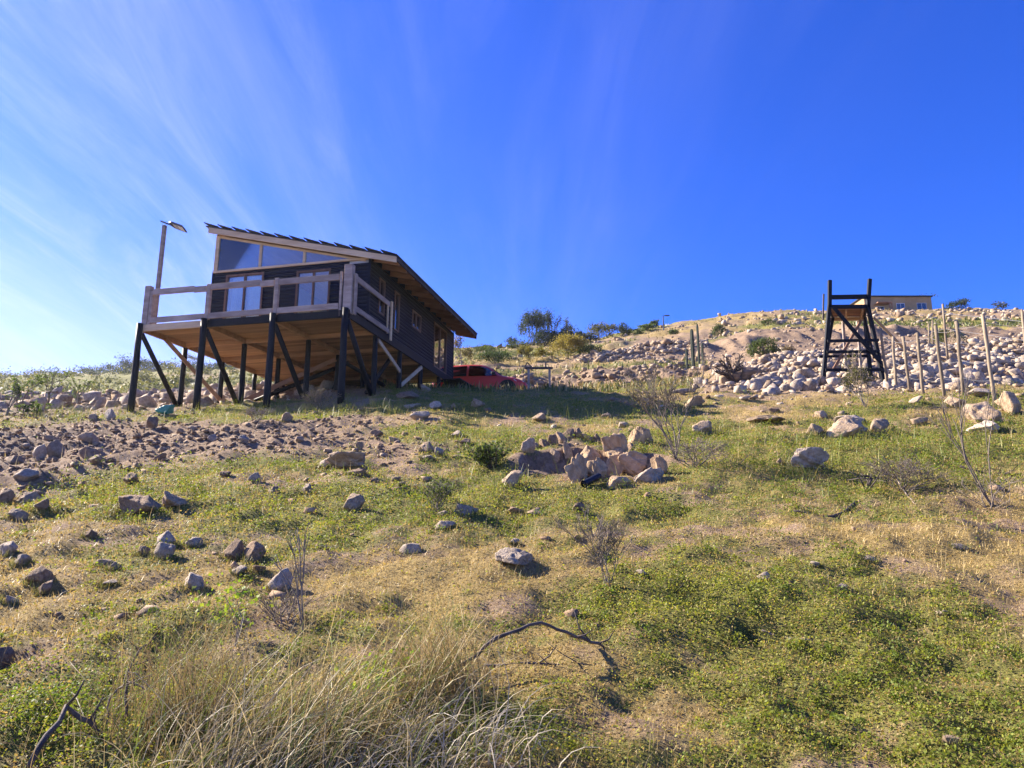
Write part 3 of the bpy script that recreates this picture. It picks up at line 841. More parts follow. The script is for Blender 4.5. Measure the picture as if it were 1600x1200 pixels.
# ------------------------------------------------------------------ red car behind the cabin
def make_car():
    p0 = unp(770, 622, 31.6)
    g = onground(p0.x - .9, p0.y)
    gz = max(float(H(np.array([g.x + dx]), np.array([g.y + dy]))[0]) for dx in (-1.6, 1.4) for dy in (-.6, .6))
    t = thing('parked_car', 'red hatchback car parked behind the cabin with its nose showing', 'car', (0, 0, 0))
    # stations along the length: x, half width, z low, z belt/shoulder, z top (roof or hood), half width at top
    ST = [(-2.10, .70, .42, .80, 1.02, .55), (-2.0, .80, .30, .86, 1.34, .60), (-1.5, .86, .24, .90, 1.50, .62), (-.6, .88, .22, .90, 1.545, .63), (.1, .88, .22, .89, 1.52, .62), (.55, .88, .22, .89, 1.36, .60),
          (.98, .88, .22, .885, 1.02, .64), (1.25, .87, .23, .84, .965, .62), (1.75, .84, .26, .74, .86, .56), (2.05, .74, .32, .62, .70, .50), (2.15, .60, .40, .54, .58, .40)]
    vs = []; 
    for (x, w, zl, zb, zt, wt) in ST:
        vs += [(x, -w * .93, zl), (x, -w, (zl + zb) / 2 - .03), (x, -w * .965, zb), (x, -wt, zt - .03), (x, -wt * .6, zt), (x, wt * .6, zt), (x, wt, zt - .03), (x, w * .965, zb), (x, w, (zl + zb) / 2 - .03), (x, w * .93, zl)]
    n = 10; fs = []
    for i in range(len(ST) - 1):
        for k in range(n):
            k2 = (k + 1) % n; fs.append((i * n + k, i * n + k2, (i + 1) * n + k2, (i + 1) * n + k))
    fs.append(tuple(range(n))); fs.append(tuple((len(ST) - 1) * n + k for k in range(n))[::-1])
    body = MB().add(vs, fs).build('body', M['red'], t, smooth=False)
    bm = bmesh.new(); bm.from_mesh(body.data); bmesh.ops.subdivide_edges(bm, edges=bm.edges, cuts=1, use_grid_fill=True, smooth=.4); bm.to_mesh(body.data); bm.free()
    body.data.polygons.foreach_set('use_smooth', np.ones(len(body.data.polygons), bool))
    gl = glass_dark
    def side_pts(x, z, s):                      # point just outside the upper side
        xs = [q[0] for q in ST]
        w = np.interp(x, xs, [q[1] * .965 for q in ST]); wt = np.interp(x, xs, [q[5] for q in ST])
        zb = np.interp(x, xs, [q[3] for q in ST]); zt = np.interp(x, xs, [q[4] for q in ST]) - .03
        f = (z - zb) / max(zt - zb, .05)
        return (x, s * (w + (wt - w) * f + .06), z)
    for s in (-1, 1):
        for poly in ([(-1.70, .95), (-.52, .94), (-.52, 1.45), (-1.42, 1.41)], [(-.42, .94), (.86, .935), (.46, 1.30), (.08, 1.43), (-.42, 1.46)]):
            pts = [side_pts(x, z, s) for x, z in poly]
            m = MB(); k = len(pts)
            m.add(pts + [(p[0], p[1] - s * .03, p[2]) for p in pts], [tuple(range(k)), tuple(range(2 * k - 1, k - 1, -1))] + [(i, (i + 1) % k, (i + 1) % k + k, i + k) for i in range(k)])
            m.build('side_window', gl, t)
        for (x, nm) in ((-.30, 'door_handle'), (-1.25, 'door_handle')):
            MB().box((x, s * .885 - .02, .84), (x + .16, s * .885 + .02, .87)).build(nm, M['red'], t)
        MB().box((.62, min(s * .90, s * 1.08), .95), (.80, max(s * .90, s * 1.08), 1.08)).build('mirror', M['dark'], t, bevel=.03)
        m = MB(); m.add([(1.72, s * .84, .66), (2.06, s * .70, .58), (2.02, s * .66, .68), (1.66, s * .78, .78), (1.60, s * .85, .74)] + [(1.70, s * .80, .64), (2.02, s * .66, .56), (1.98, s * .62, .66), (1.63, s * .74, .76), (1.57, s * .81, .72)],
            [(0, 1, 2, 3, 4), (9, 8, 7, 6, 5)] + [(i, (i + 1) % 5, (i + 1) % 5 + 5, i + 5) for i in range(5)])
        m.build('headlight', M['lamp_panel'], t)
        for x in (-1.28, 1.32):
            m = MB(); k = 18; vs = []; fs = []
            prof = [(.20, -.10), (.31, -.10), (.335, -.05), (.335, .05), (.31, .10), (.20, .10)]
            for i in range(k):
                a = 2 * math.pi * i / k
                for (r, o) in prof: vs.append((x + r * math.cos(a), s * .80 + o, .335 + r * math.sin(a)))
            q = len(prof)
            for i in range(k):
                for j in range(q - 1):
                    fs.append((i * q + j, ((i + 1) % k) * q + j, ((i + 1) % k) * q + j + 1, i * q + j + 1))
            wh = m.add(vs, fs).build('wheel', M['dark'], t, smooth=True)
            m = MB(); m.tube([(x, s * .80 - .07, .335), (x, s * .80 + .07, .335)], .205, 14); m.build('rim', M['lamp_grey'], wh)
            MB().tube([(x, s * .885 - .05, .345), (x, s * .885, .345)], .385, 20).build('wheel_arch', M['dark'], t)
    ws = MB(); ws.add([(.60, -.50, 1.345), (.60, .50, 1.345), (1.0, .58, 1.035), (1.0, -.58, 1.035), (.58, -.50, 1.33), (.58, .50, 1.33), (.97, .58, 1.02), (.97, -.58, 1.02)],
        [(0, 1, 2, 3), (7, 6, 5, 4), (0, 3, 7, 4), (1, 5, 6, 2), (0, 4, 5, 1), (3, 2, 6, 7)])
    ws.build('windscreen', gl, t)
    MB().box((2.10, -.45, .34), (2.17, .45, .46)).build('grille', M['dark'], t)
    t.location = tuple(CARPAD)
    t.rotation_euler = (0, 0, math.radians(-8))
    return t
glass_dark = glassmat('car_glass', (.20, .24, .27), .02)
make_car()

# ------------------------------------------------------------------ timber frame beside the car
b0, b1 = at(826, 606), at(859, 611)
dF = 28.0
q0, q1 = unp(826, 608, dF), unp(859, 612, dF)
zt = unp(840, 575.5, dF).z
fr = thing('timber_frame', 'small wooden post-and-beam frame standing right of the red car', 'frame', onground(q0.x, dF))
L0 = Vector(fr.location)
for q in (q0, q1):
    gz = onground(q.x, dF).z
    MB().box((q.x - L0.x - .045, -.045, gz - .2 - L0.z), (q.x - L0.x + .045, .045, zt - L0.z - .03)).build('post', M['grey_wood'], fr)
MB().box((q0.x - L0.x - .17, -.06, zt - L0.z - .03), (q1.x - L0.x + .13, .06, zt - L0.z + .045)).build('beam', M['darkstick'], fr)
ax = q0.x - L0.x - .05
MB().beam((ax - .1, 0, zt - L0.z + .045), (ax, 0, zt - L0.z + .25), .04, .04, up=(0, 1, 0)).beam((ax, 0.05, zt - L0.z + .25), (ax + .2, .05, zt - L0.z + .045), .04, .04, up=(0, 1, 0)).build('gable_stick', M['darkstick'], fr)
MB().box((q1.x - L0.x - .18, -.03, zt - L0.z + .047), (q1.x - L0.x - .12, .03, zt - L0.z + .24)).build('stub', M['darkstick'], fr)

# ------------------------------------------------------------------ lookout tower
dT = 23.0
def tp(px, py, d): return unp(px, py, d)
o_ = onground(tp(1333, 595, dT).x, dT + .6)
tw = thing('lookout_tower', 'black timber lookout stand with ladder rungs on the pale rubble', 'tower', o_)
O = Vector(tw.location)
def tl(px, py, d): return tp(px, py, d) - O
def tbeam(p, q, w, h, name, mat, **k): return MB().beam(p, q, w, h, **k).build(name, M[mat], tw, bevel=.006)
dB = 24.25
A0, A1, A2 = tl(1296.5, 438, dT), tl(1296, 478, dT), tl(1286, 602, dT)
B0, B1, B2 = tl(1359, 436, dT), tl(1356, 478, dT), tl(1382, 602, dT)
for a, b, c in ((A0, A1, A2), (B0, B1, B2)):
    m = MB(); m.beam(a, b + Vector((0, 0, -.05)), .115, .11); m.build('corner_post', M['black_wood'], tw, bevel=.006)
    tbeam(b + Vector((0, .0, .02)), c, .115, .11, 'leg', 'black_wood')
# rear legs and uprights
C1, C2 = tl(1301, 496, dB), tl(1283, 600, dB); D1, D2 = tl(1351, 496, dB), tl(1361, 590, dB)
C2.z = H(np.array([C2.x + O.x]), np.array([dB]))[0] - O.z - .15; D2.z = H(np.array([D2.x + O.x]), np.array([dB]))[0] - O.z - .15
tbeam(C1, C2, .11, .11, 'leg', 'black_wood'); tbeam(D1, D2, .11, .11, 'leg', 'black_wood')
tbeam(tl(1287, 459, dB), tl(1286, 500, dB), .05, .05, 'corner_post', 'darkstick')
def rung(px0, py0, px1, py1, d=dT, off=-.09, w=.05, h=.10, mat='black_wood', name='rung'):
    p, q = tl(px0, py0, d), tl(px1, py1, d); v = Vector((0, off, 0)); tbeam(p + v, q + v, w, h, name, mat)
rung(1300, 464.5, 1356, 463.5, off=0, h=.16, name='railing_board')
rung(1299, 479.5, 1356, 479, off=.0, h=.14, name='platform_beam')
rung(1291, 534, 1371, 532.5); rung(1290, 551, 1372, 550); rung(1288, 579, 1380, 578.5)
tbeam(tl(1299, 482, dT) + Vector((0, -.15, 0)), tl(1377, 573, dT) + Vector((0, -.15, 0)), .05, .13, 'brace', 'black_wood')
tbeam(tl(1346, 500, dB), tl(1296, 588, dB - .3), .05, .09, 'brace', 'rafter')
tbeam(tl(1352, 498, dB - .5), tl(1366, 560, dB), .06, .09, 'brace', 'black_wood')
for px in (1317, 1340):
    p = tl(px, 502, dB + .1); q = tl(px + 3, 560, dB + .1); q.z = min(q.z, H(np.array([q.x + O.x]), np.array([dB + .1]))[0] - O.z)
    tbeam(p, q, .08, .08, 'upright', 'grey_wood')
rung(1291, 499, 1352, 498, dB, 0, .06, .12, 'plank', 'platform_beam')
rung(1282, 556, 1362, 555, dB, .1, .05, .09, 'black_wood')
# platform boards
zp = tl(1330, 477.5, dT).z + .03
xl, xr = A1.x - .02, B1.x + .02
npl = 6
for i in range(npl):
    f0_, f1_ = (i + .03) / npl, (i + .95) / npl
    q = [A1.lerp(C1, f0_), B1.lerp(D1, f0_), B1.lerp(D1, f1_), A1.lerp(C1, f1_)]
    for v in q: v.z = zp - .02; v.y += .08
    MB().add(q + [v + Vector((0, 0, .035)) for v in q], [(0, 3, 2, 1), (4, 5, 6, 7), (0, 1, 5, 4), (1, 2, 6, 5), (2, 3, 7, 6), (3, 0, 4, 7)]).build('plank', M['rafter'], tw)
tbeam(tl(1322, 484, dT + .1), tl(1322, 498, dB), .05, .08, 'joist', 'plank'); tbeam(tl(1348, 484, dT + .1), tl(1345, 498, dB), .05, .08, 'joist', 'plank')
tbeam(A1 + Vector((0, .1, 0)), C1, .06, .1, 'side_beam', 'black_wood'); tbeam(B1 + Vector((0, .1, 0)), D1, .06, .1, 'side_beam', 'black_wood')
# long prop leaning against it
pp = at(1417, 548, 23.5)
prop = thing('leaning_pole', 'pale wooden pole leaning against the right of the lookout stand', 'pole', pp)
MB().tube([Vector((0, 0, -.05)), (tp(1365, 496, dB) - pp) * .5 + Vector((0, 0, -.02)), tp(1365, 496, dB) - pp], [.06, .055, .05], 8).build('shaft', M['fence_wood'], prop, smooth=True)

# ------------------------------------------------------------------ fence
FP = [((1376, 513), (1385, 594)), ((1395, 526), (1400, 601)), ((1411, 526), (1421, 605)), ((1433, 520), (1442, 611)), ((1462, 509), (1475, 619)), ((1495, 502), (1505, 620)), ((1535, 491), (1554, 619))]
f0 = at(1554, 618)
fence = thing('wire_fence', 'row of pale round fence posts with thin wires right of the stand', 'fence', f0)
tops = []
dep = [22.3, 21.6, 20.6, 19.4, 17.6, 17.0, 16.0]
for ((tx, ty), (bx_, by_)), d in zip(FP, dep):
    b = unp(bx_, by_, d); g = onground(b.x, d); t = unp(tx, ty, d + .05)
    m = MB(); pts = []
    for i in range(6):
        s = i / 5; c = g.lerp(t, s) - f0
        c += Vector((rw.uniform(-.012, .012), 0, -.3 if i == 0 else 0)); pts.append(c)
    m.tube(pts, [.044 * rw.uniform(.92, 1.06) for _ in pts], 8)
    m.build('post', M['fence_wood'], fence, smooth=True)
    tops.append((g - f0, t - f0))
ext = []
for i in range(2):
    a, b = tops[-1]; a2, b2 = tops[-2]
ends = tops + [(onground(tops[-1][0].x + f0.x + 1.9, 14.6) - f0, onground(tops[-1][0].x + f0.x + 1.9, 14.6, 1.8) - f0)]
m = MB().tube([ends[-1][0] - Vector((0, 0, .3)), ends[-1][1]], .044, 8); m.build('post', M['fence_wood'], fence, smooth=True)
for k, fr_ in enumerate((.25, .48, .70, .90)):
    pts = []
    for i in range(len(ends) - 1):
        p = ends[i][0].lerp(ends[i][1], fr_); q = ends[i + 1][0].lerp(ends[i + 1][1], fr_)
        for s in range(4):
            t_ = s / 4; c = p.lerp(q, t_); c.z -= .05 * 4 * t_ * (1 - t_) * (1 if (i + k) % 3 else 1.8); c.y -= .055; pts.append(c)
    MB().tube(pts, .0065, 4).build('wire', M['wire'], fence)
# second line of posts further back, up on the rubble
f1 = unp(1480, 546, 27); f1 = onground(f1.x, 27)
fence2 = thing('wire_fence', 'far line of tall fence posts standing up on the rubble bank', 'fence', f1)
back = []
for (tx, ty, bx_, d) in ((1594, 467, 1602, 22.5), (1473, 475, 1480, 27.0), (1457, 501, 1459, 33.0), (1452, 513, 1454, 37.0)):
    b = unp(bx_, 560, d); g = onground(b.x, d); t = unp(tx, ty, d)
    if t.z - g.z > 2.6: t.z = g.z + 2.6
    if t.z - g.z < 1.2: t.z = g.z + 1.4
    MB().tube([g - f1 - Vector((0, 0, .3)), (g.lerp(t, .5)) - f1, t - f1], [.05, .046, .042], 8).build('post', M['fence_wood'], fence2, smooth=True)
    back.append((g - f1, t - f1))
for fr_ in (.35, .6, .85):
    MB().tube([a.lerp(b, fr_) for a, b in back], .008, 4).build('wire', M['wire'], fence2)

# ------------------------------------------------------------------ house on the ridge
dH = 100.0
hA, hB = unp(1352, 487, dH), unp(1457.5, 487, dH)
hz = min(onground(hA.x, dH).z, onground(hB.x, dH).z, onground(hB.x, dH + 5).z) - .3
ztp = unp(1400, 464, dH).z
hs_ = thing('flat_roofed_house', 'low ochre flat-roofed house on the ridge top behind the lookout stand', 'house', (hA.x, dH, hz))
wL, hH = hB.x - hA.x, ztp - hz
zs = unp(1400, 486.5, dH).z - hz
def hx(px): return unp(px, 480, dH).x - hA.x
def hzz(py): return unp(1400, py, dH).z - hz
wins = [(hx(1368), hx(1382), hzz(486), hzz(478.5)), (hx(1401), hx(1414.5), hzz(486), hzz(473.5)), (hx(1433), hx(1448.5), hzz(484), hzz(473))]
m = MB(); us = sorted([0, wL] + [w[0] for w in wins] + [w[1] for w in wins])
for a, b in zip(us[:-1], us[1:]):
    w = [w for w in wins if w[0] <= a and b <= w[1]]
    if w:
        m.box((a, 0, 0), (b, .25, w[0][2])); m.box((a, 0, w[0][3]), (b, .25, hH))
    else: m.box((a, 0, 0), (b, .25, hH))
m.box((0, .25, 0), (.25, 7, hH)); m.box((wL - .25, .25, 0), (wL, 7, hH)); m.box((.25, 6.75, 0), (wL - .25, 7, hH))
m.build('wall', M['stucco'], hs_)
MB().box((-.25, -.3, hH), (wL + .15, 7.2, hH + .14)).build('roof', M['roof'], hs_)
for w in wins:
    fm = MB(); t = .08
    fm.box((w[0], .03, w[2]), (w[0] + t, .14, w[3])); fm.box((w[1] - t, .03, w[2]), (w[1], .14, w[3]))
    fm.box((w[0] + t, .03, w[3] - t), (w[1] - t, .14, w[3])); fm.box((w[0] + t, .03, w[2]), (w[1] - t, .14, w[2] + t)); c = (w[0] + w[1]) / 2; fm.box((c - .03, .03, w[2] + t), (c + .03, .14, w[3] - t))
    wf = fm.build('window', M['lamp_panel'], hs_)
    MB().box((w[0] + t, .08, w[2] + t), (w[1] - t, .1, w[3] - t)).build('pane', glass_dark, wf)
MB().box((hx(1366), -1.2, hzz(476.5)), (hx(1388), -.002, hzz(475.3))).build('porch_roof', M['rafter'], hs_)
for px in (1384, 1388):
    MB().box((hx(px) - .07, -1.1, 0), (hx(px) + .07, -.98, hzz(476.5))).build('porch_post', M['rafter'], hs_)

# far street lamp on the ridge
sl = at(1037, 516)
so = thing('street_lamp', 'tiny dark street lamp on the skyline above the cut slope', 'lamp', sl)
hl = unp(1037, 494, sl.y).z - sl.z
MB().tube([(0, 0, -.3), (0, 0, hl * .75), (0, 0, hl)], [.10, .08, .06], 8).build('pole', M['lamp_grey'], so)
MB().tube([(0, 0, hl), (.35, 0, hl + .15), (.5, 0, hl + .1)], .05, 6).build('arm', M['lamp_grey'], so)
MB().box((.3, -.12, hl + .02), (.85, .12, hl + .14)).build('lamp_head', M['lamp_grey'], so)
# ------------------------------------------------------------------ rocks
def ico(level):
    bm = bmesh.new(); bmesh.ops.create_icosphere(bm, subdivisions=level, radius=1)
    V = np.array([v.co[:] for v in bm.verts]); Fc = np.array([[v.index for v in f.verts] for f in bm.faces]); bm.free()
    return V, Fc
ICO = {l: ico(l) for l in (1, 2, 3, 4, 5)}
def rock_verts(seed, level, planes=15, rough=.13, soft=.0):
    r = np.random.default_rng(seed); V, Fc = ICO[level]
    N = r.normal(size=(planes, 3)); N /= np.linalg.norm(N, axis=1)[:, None]
    Hh = r.uniform(.55, .95, planes)
    dt = V @ N.T
    rad = np.where(dt > .12, Hh / np.maximum(dt, .12), 9)
    rad = np.minimum(rad.min(1), 1.55)
    if level > 2:
        a = r.uniform(0, 50, 3)
        rad = rad * (1 + (rough if level < 5 else .27) * (fbm(V[:, 0] * 2 + a[0] + V[:, 2], V[:, 1] * 2 + a[1] - V[:, 2], .9, 5, seed) ))
    out = V * rad[:, None]
    ext = np.abs(out).max(0)
    return out / ext, Fc
def hull_verts(seed, npts=11):
    """sharp broken stone: the hull of a few random points"""
    r = np.random.default_rng(seed); P = r.uniform(-1, 1, (npts, 3)); P[::2] = np.sign(P[::2]) * np.abs(P[::2]) ** .4
    P[:, 0] *= r.uniform(.8, 1.3); P[:, 2] *= r.uniform(.6, 1.0)
    bm = bmesh.new()
    for p in P: bm.verts.new(p)
    out = bmesh.ops.convex_hull(bm, input=bm.verts)
    bmesh.ops.delete(bm, geom=[e for e in out['geom_interior'] if isinstance(e, bmesh.types.BMVert)], context='VERTS')
    bmesh.ops.recalc_face_normals(bm, faces=bm.faces)
    bm.verts.index_update()
    V = np.array([v.co[:] for v in bm.verts]); Fc = np.array([[v.index for v in f.verts] for f in bm.faces]); bm.free()
    return V / np.abs(V).max(0), Fc
ROCKM = {}
def rock_mesh(seed, level, mat):
    key = (seed, level, mat)
    if key not in ROCKM:
        V, Fc = hull_verts(seed + 900, 17) if level == 2 else rock_verts(seed, level)
        ROCKM[key] = npmesh('rock', V, Fc, M[mat], smooth=False)
    return ROCKM[key]
rr = random.Random(11)
ROCKPOS = []
ORD = ['first', 'second', 'third', 'fourth', 'fifth', 'sixth', 'seventh', 'eighth', 'ninth', 'tenth', 'eleventh', 'twelfth', 'thirteenth', 'fourteenth']
def put_rock(G, w, h, dp, mat, level=3, seed=None, label=None, group=None, name='rock', sink=.5, cat='rock', rot=None):
    seed = seed if seed is not None else rr.randrange(14)
    o = bpy.data.objects.new(name, rock_mesh(seed, level, mat))
    o.scale = (w / 2, dp / 2, h / 2 * (1 + sink))
    o.location = (G.x, G.y, G.z + h / 2 - h / 2 * sink)
    o.rotation_euler = rot or (rr.uniform(-.2, .2), rr.uniform(-.2, .2), rr.uniform(-.5, .5))
    link(o)
    return tag(o, label, cat, group)
T, P_, B = 'rock', 'rock_pale', 'rock_brown'
ROCKS = [
 (210, 812, 82, 46, B, 'large brown wedge-shaped boulder in the grass at left'),
 (262, 800, 52, 30, T, 'tan stone leaning behind the large wedge-shaped boulder'),
 (254, 858, 44, 30, P_, 'pale rounded rock on top of the pair in the left foreground'),
 (256, 882, 44, 36, P_, 'speckled grey rock in front of its pale rounded neighbour'),
 (221, 872, 26, 24, B, 'small brown stone left of the speckled grey rock'),
 (298, 862, 44, 22, P_, 'pale flat stone just right of the speckled grey rock'),
 (363, 884, 42, 42, B, 'smooth brown egg-shaped rock at left centre'),
 (396, 884, 46, 36, B, 'rough brown stone right of the egg-shaped rock'),
 (300, 926, 44, 34, P_, 'pale rock behind the top of the dry weed clump'),
 (372, 900, 28, 16, P_, 'small pale stone in front of the egg-shaped rock'),
 (404, 898, 30, 14, B, 'flat brown stone beside the small pale stone'),
 (436, 930, 42, 42, P_, 'upright pale stone behind the bare white sapling'),
 (57, 920, 44, 42, B, 'blocky red-brown rock at the left edge grass'),
 (66, 934, 28, 28, B, 'smaller brown block in front of the blocky rock'),
 (160, 890, 46, 22, T, 'flat tan rock left of the speckled grey rock'),
 (178, 893, 26, 15, P_, 'small pale oval stone touching the flat tan rock'),
 (32, 888, 30, 24, P_, 'grey rounded stone at far left'),
 (8, 874, 32, 30, P_, 'pale rock cut off by the left picture edge'),
 (12, 948, 26, 18, P_, 'pale low stone at the far left below the brown blocks'),
 (168, 917, 38, 9, P_, 'thin flat grey stone lying in dry grass'),
 (-2, 1055, 46, 46, B, 'brown boulder half outside the left picture edge'),
 (20, 818, 42, 30, T, 'angular tan rock at the front of the left stone pile'),
 (36, 793, 54, 26, T, 'slanting slab on the left stone pile'),
 (62, 802, 34, 22, B, 'brown stone at the right of the left stone pile'),
 (2, 792, 44, 30, B, 'brown stone at the back of the left stone pile'),
 (140, 845, 28, 18, B, 'dark triangular stone below the large wedge-shaped boulder'),
 (445, 662, 28, 20, T, 'tan rock on the grass strip before the stilts'),
 (541, 742, 80, 38, T, 'wide flat-topped tan boulder at mid slope'),
 (507, 732, 24, 13, P_, 'small pale stone at the left of the flat-topped boulder'),
 (556, 746, 34, 16, B, 'brown stone under the flat-topped boulder'),
 (548, 804, 42, 30, T, 'rounded tan rock below the flat-topped boulder'),
 (643, 866, 40, 20, P_, 'lone pale flat-topped stone in the middle of the slope'),
 (725, 812, 44, 26, P_, 'pale double-humped stone at mid slope'),
 (696, 830, 36, 17, P_, 'white flat stone in front of the double-humped stone'),
 (692, 810, 22, 12, P_, 'small grey stone left of the double-humped stone'),
 (500, 861, 34, 11, T, 'low flat stone left of the lone pale stone'),
 (668, 712, 22, 20, T, 'tan stone at the left of a trio in green grass'),
 (687, 714, 18, 16, P_, 'pale stone at the right of a trio in green grass'),
 (668, 722, 24, 10, P_, 'flat stone at the front of a trio in green grass'),
 (713, 685, 24, 10, P_, 'white flat stone on the upper slope'),
 (727, 697, 24, 10, B, 'dark slab right below the white flat stone'),
 (811, 896, 72, 26, P_, 'pinkish ridged stone sunk in dry grass below the pit'),
 (826, 712, 32, 30, T, 'tan angular rock at the left rim of the pit'),
 (800, 764, 34, 28, T, 'rounded tan stone in the grass left below the pit'),
 (806, 806, 30, 14, B, 'brown clod below the rounded tan stone'),
 (838, 808, 34, 14, T, 'tan clod row below the pit'),
 (905, 804, 24, 22, B, 'brown block in the grass straight below the pit'),
 (803, 853, 18, 10, P_, 'small pale pebble right of the lone pale stone'),
 (901, 846, 12, 10, B, 'little dark stone beside the thin grey shrub'),
 (745, 640, 26, 15, T, 'round tan rock at the edge of the cabin shadow'),
 (680, 642, 24, 16, P_, 'grey round stone at the edge of the cabin shadow'),
 (643, 640, 30, 10, P_, 'pale flat stone at the edge of the cabin shadow'),
 (708, 641, 14, 9, T, 'tiny tan stone between the rocks at the shadow edge'),
 (636, 627, 40, 14, B, 'reddish flat rock in the cabin shadow'),
 (665, 614, 24, 12, T, 'rock in the shade under the cabin corner'),
 (975, 671, 24, 15, P_, 'white-topped stone on the slope above the pit'),
 (948, 655, 18, 9, T, 'low stone behind the white-topped stone'),
 (843, 662, 26, 13, T, 'tan clod stone on the slope left above the pit'),
 (866, 672, 14, 9, P_, 'small white stone on the back rim of the pit'),
 (1100, 682, 48, 22, T, 'tan hummock rock right of the grey shrub'),
 (1085, 640, 40, 16, T, 'pinkish rock on the upper slope behind the grey shrub'),
 (1268, 738, 66, 36, P_, 'large grey-white jagged rock at right centre'),
 (1330, 692, 80, 36, T, 'broad tan boulder in the rock group below the stand'),
 (1334, 668, 52, 24, P_, 'flat slab at the back of the rock group below the stand'),
 (1376, 682, 36, 30, T, 'craggy stone at the right of the rock group below the stand'),
 (1284, 657, 28, 18, T, 'square stone at the upper left of the rock group'),
 (1276, 680, 30, 18, T, 'low stone at the lower left of the rock group'),
 (1205, 664, 72, 12, T, 'long flat tan slab in the upper grass'),
 (1210, 648, 18, 12, B, 'small stone behind the long flat slab'),
 (1218, 729, 14, 13, T, 'small triangular stone left of the grey-white rock'),
 (1548, 672, 64, 50, T, 'biggest tan outcrop below the fence posts'),
 (1592, 652, 58, 38, T, 'outcrop boulder at the right picture edge'),
 (1500, 642, 44, 26, T, 'tan rock at the left of the big outcrop'),
 (1546, 682, 60, 26, P_, 'pale stone at the foot of the big outcrop'),
 (1536, 623, 44, 16, P_, 'white rounded rock at the foot of the nearest fence post'),
 (1524, 600, 34, 26, P_, 'upright white rock behind the nearest fence post'),
 (1440, 667, 36, 14, T, 'low tan stone between rock group and outcrop'),
 (1432, 632, 26, 10, P_, 'white stone by the small shrub under the fence'),
 (1275, 888, 18, 12, P_, 'small grey stone at the right of the slope'),
 (1197, 910, 26, 16, P_, 'grey stone on the edge of the lush green patch'),
 (1316, 928, 24, 17, P_, 'white stone right of the lush green patch'),
 (1362, 880, 24, 9, P_, 'small white flat stone on bare ground'),
 (1502, 860, 26, 10, P_, 'pale stone on bare ground near the bare sapling'),
 (1477, 964, 24, 9, P_, 'grey stone in the grass at far right'),
 (1568, 1020, 26, 11, P_, 'pale stone near the right picture edge'),
 (1490, 1168, 34, 12, T, 'tan flat stone at the lower right'),
 (1161, 1094, 12, 9, P_, 'tiny pale pebble in the right foreground grass'),
 (1002, 902, 20, 10, P_, 'flat grey stone at the top of the lush green patch'),
]
for i, (px, py, w, h, mt, lab) in enumerate(ROCKS):
    G = at(px, py - .18 * h)
    s = G.y * 1.02 / F_PX * (.84 if px < 460 else .95)
    G.y += .2 * w * s; G = onground(G.x * 1.0, G.y)
    ROCKPOS.append((G.x, G.y, w * s))
    put_rock(G, w * s * .98, h * s * .84, w * s * rr.uniform(.75, 1.0), mt, 5 if w > 48 else 4, i % 17 + 30, lab, 'loose rocks on the slope', rot=(rr.uniform(-.15, .15), rr.uniform(-.2, .2), rr.uniform(-.6, .6)))
# rocks of the pit: slabs and earth blocks
PITR = [(922, 726, 56, 22, 'pit_soil', 'thick flat slab resting inside the dug pit'), (905, 752, 44, 34, 'pit_soil', 'rounded block at the left front of the pit'),
        (962, 712, 44, 40, 'pit_soil', 'tall pale earth block at the back of the pit'), (965, 742, 46, 34, 'pit_soil', 'smooth earth block in the middle of the pit'),
        (990, 738, 56, 24, 'pit_soil', 'tilted slab on the right side of the pit'), (1008, 756, 62, 20, P_, 'long grey slab leaning at the right front of the pit'),
        (935, 748, 40, 26, 'pit_soil', 'flat block behind the black pipe in the pit'), (1034, 742, 22, 24, 'pit_soil', 'small block under the grey shrub'),
        (885, 716, 16, 16, 'pit_soil', 'small round stone in the left of the pit'), (868, 718, 16, 14, T, 'small brown stone at the left end of the pit'),
        (1000, 700, 40, 30, 'pit_soil', 'rough earth block at the right rear of the pit'), (965, 762, 40, 18, 'pit_soil', 'low earth mound at the front of the pit')]
for i, (px, py, w, h, mt, lab) in enumerate(PITR):
    G = at(px, py - .1 * h); s = G.y * 1.02 / F_PX
    ro = (rr.uniform(-.1, .1), rr.uniform(-.15, .15), rr.uniform(-.4, .4))
    if 'slab' in lab and i > 2: ro = (.15, -.42, .2)
    put_rock(G, w * s * 1.1, h * s * 1.15, w * s * .7, mt, 5, i + 60, lab, 'rocks of the dug pit', rot=ro, sink=.6)
for i in range(13):                                  # broken back wall
    t = i / 12; px = 836 + 165 * t; py = 703 - 17 * math.sin(math.pi * min(1, t * 1.15)) + rr.uniform(-3, 3)
    G = at(px, py); s = G.y / F_PX; G.y += .06
    G.z -= .1
    put_rock(G, rr.uniform(18, 30) * s, rr.uniform(18, 28) * s, .26, 'clod' if i % 3 else 'pit_soil', 4, i + 80, ORD[i] + ' earth block from the left along the back wall of the pit', 'earth blocks of the pit wall', 'earth_block', cat='earth block', sink=.1)
# black pipe in the pit
pa, pb = at(912, 763) + Vector((0, 0, .045)), at(936, 755) + Vector((0, 0, .08))
pipe = MB().tube([pa, pb], .042, 14, cap=False).tube([pa.lerp(pb, .04), pa.lerp(pb, .96)], .034, 14)
tag(pipe.build('pipe', M['pipe'], smooth=True), 'short black plastic pipe end lying in the dug pit', 'pipe')

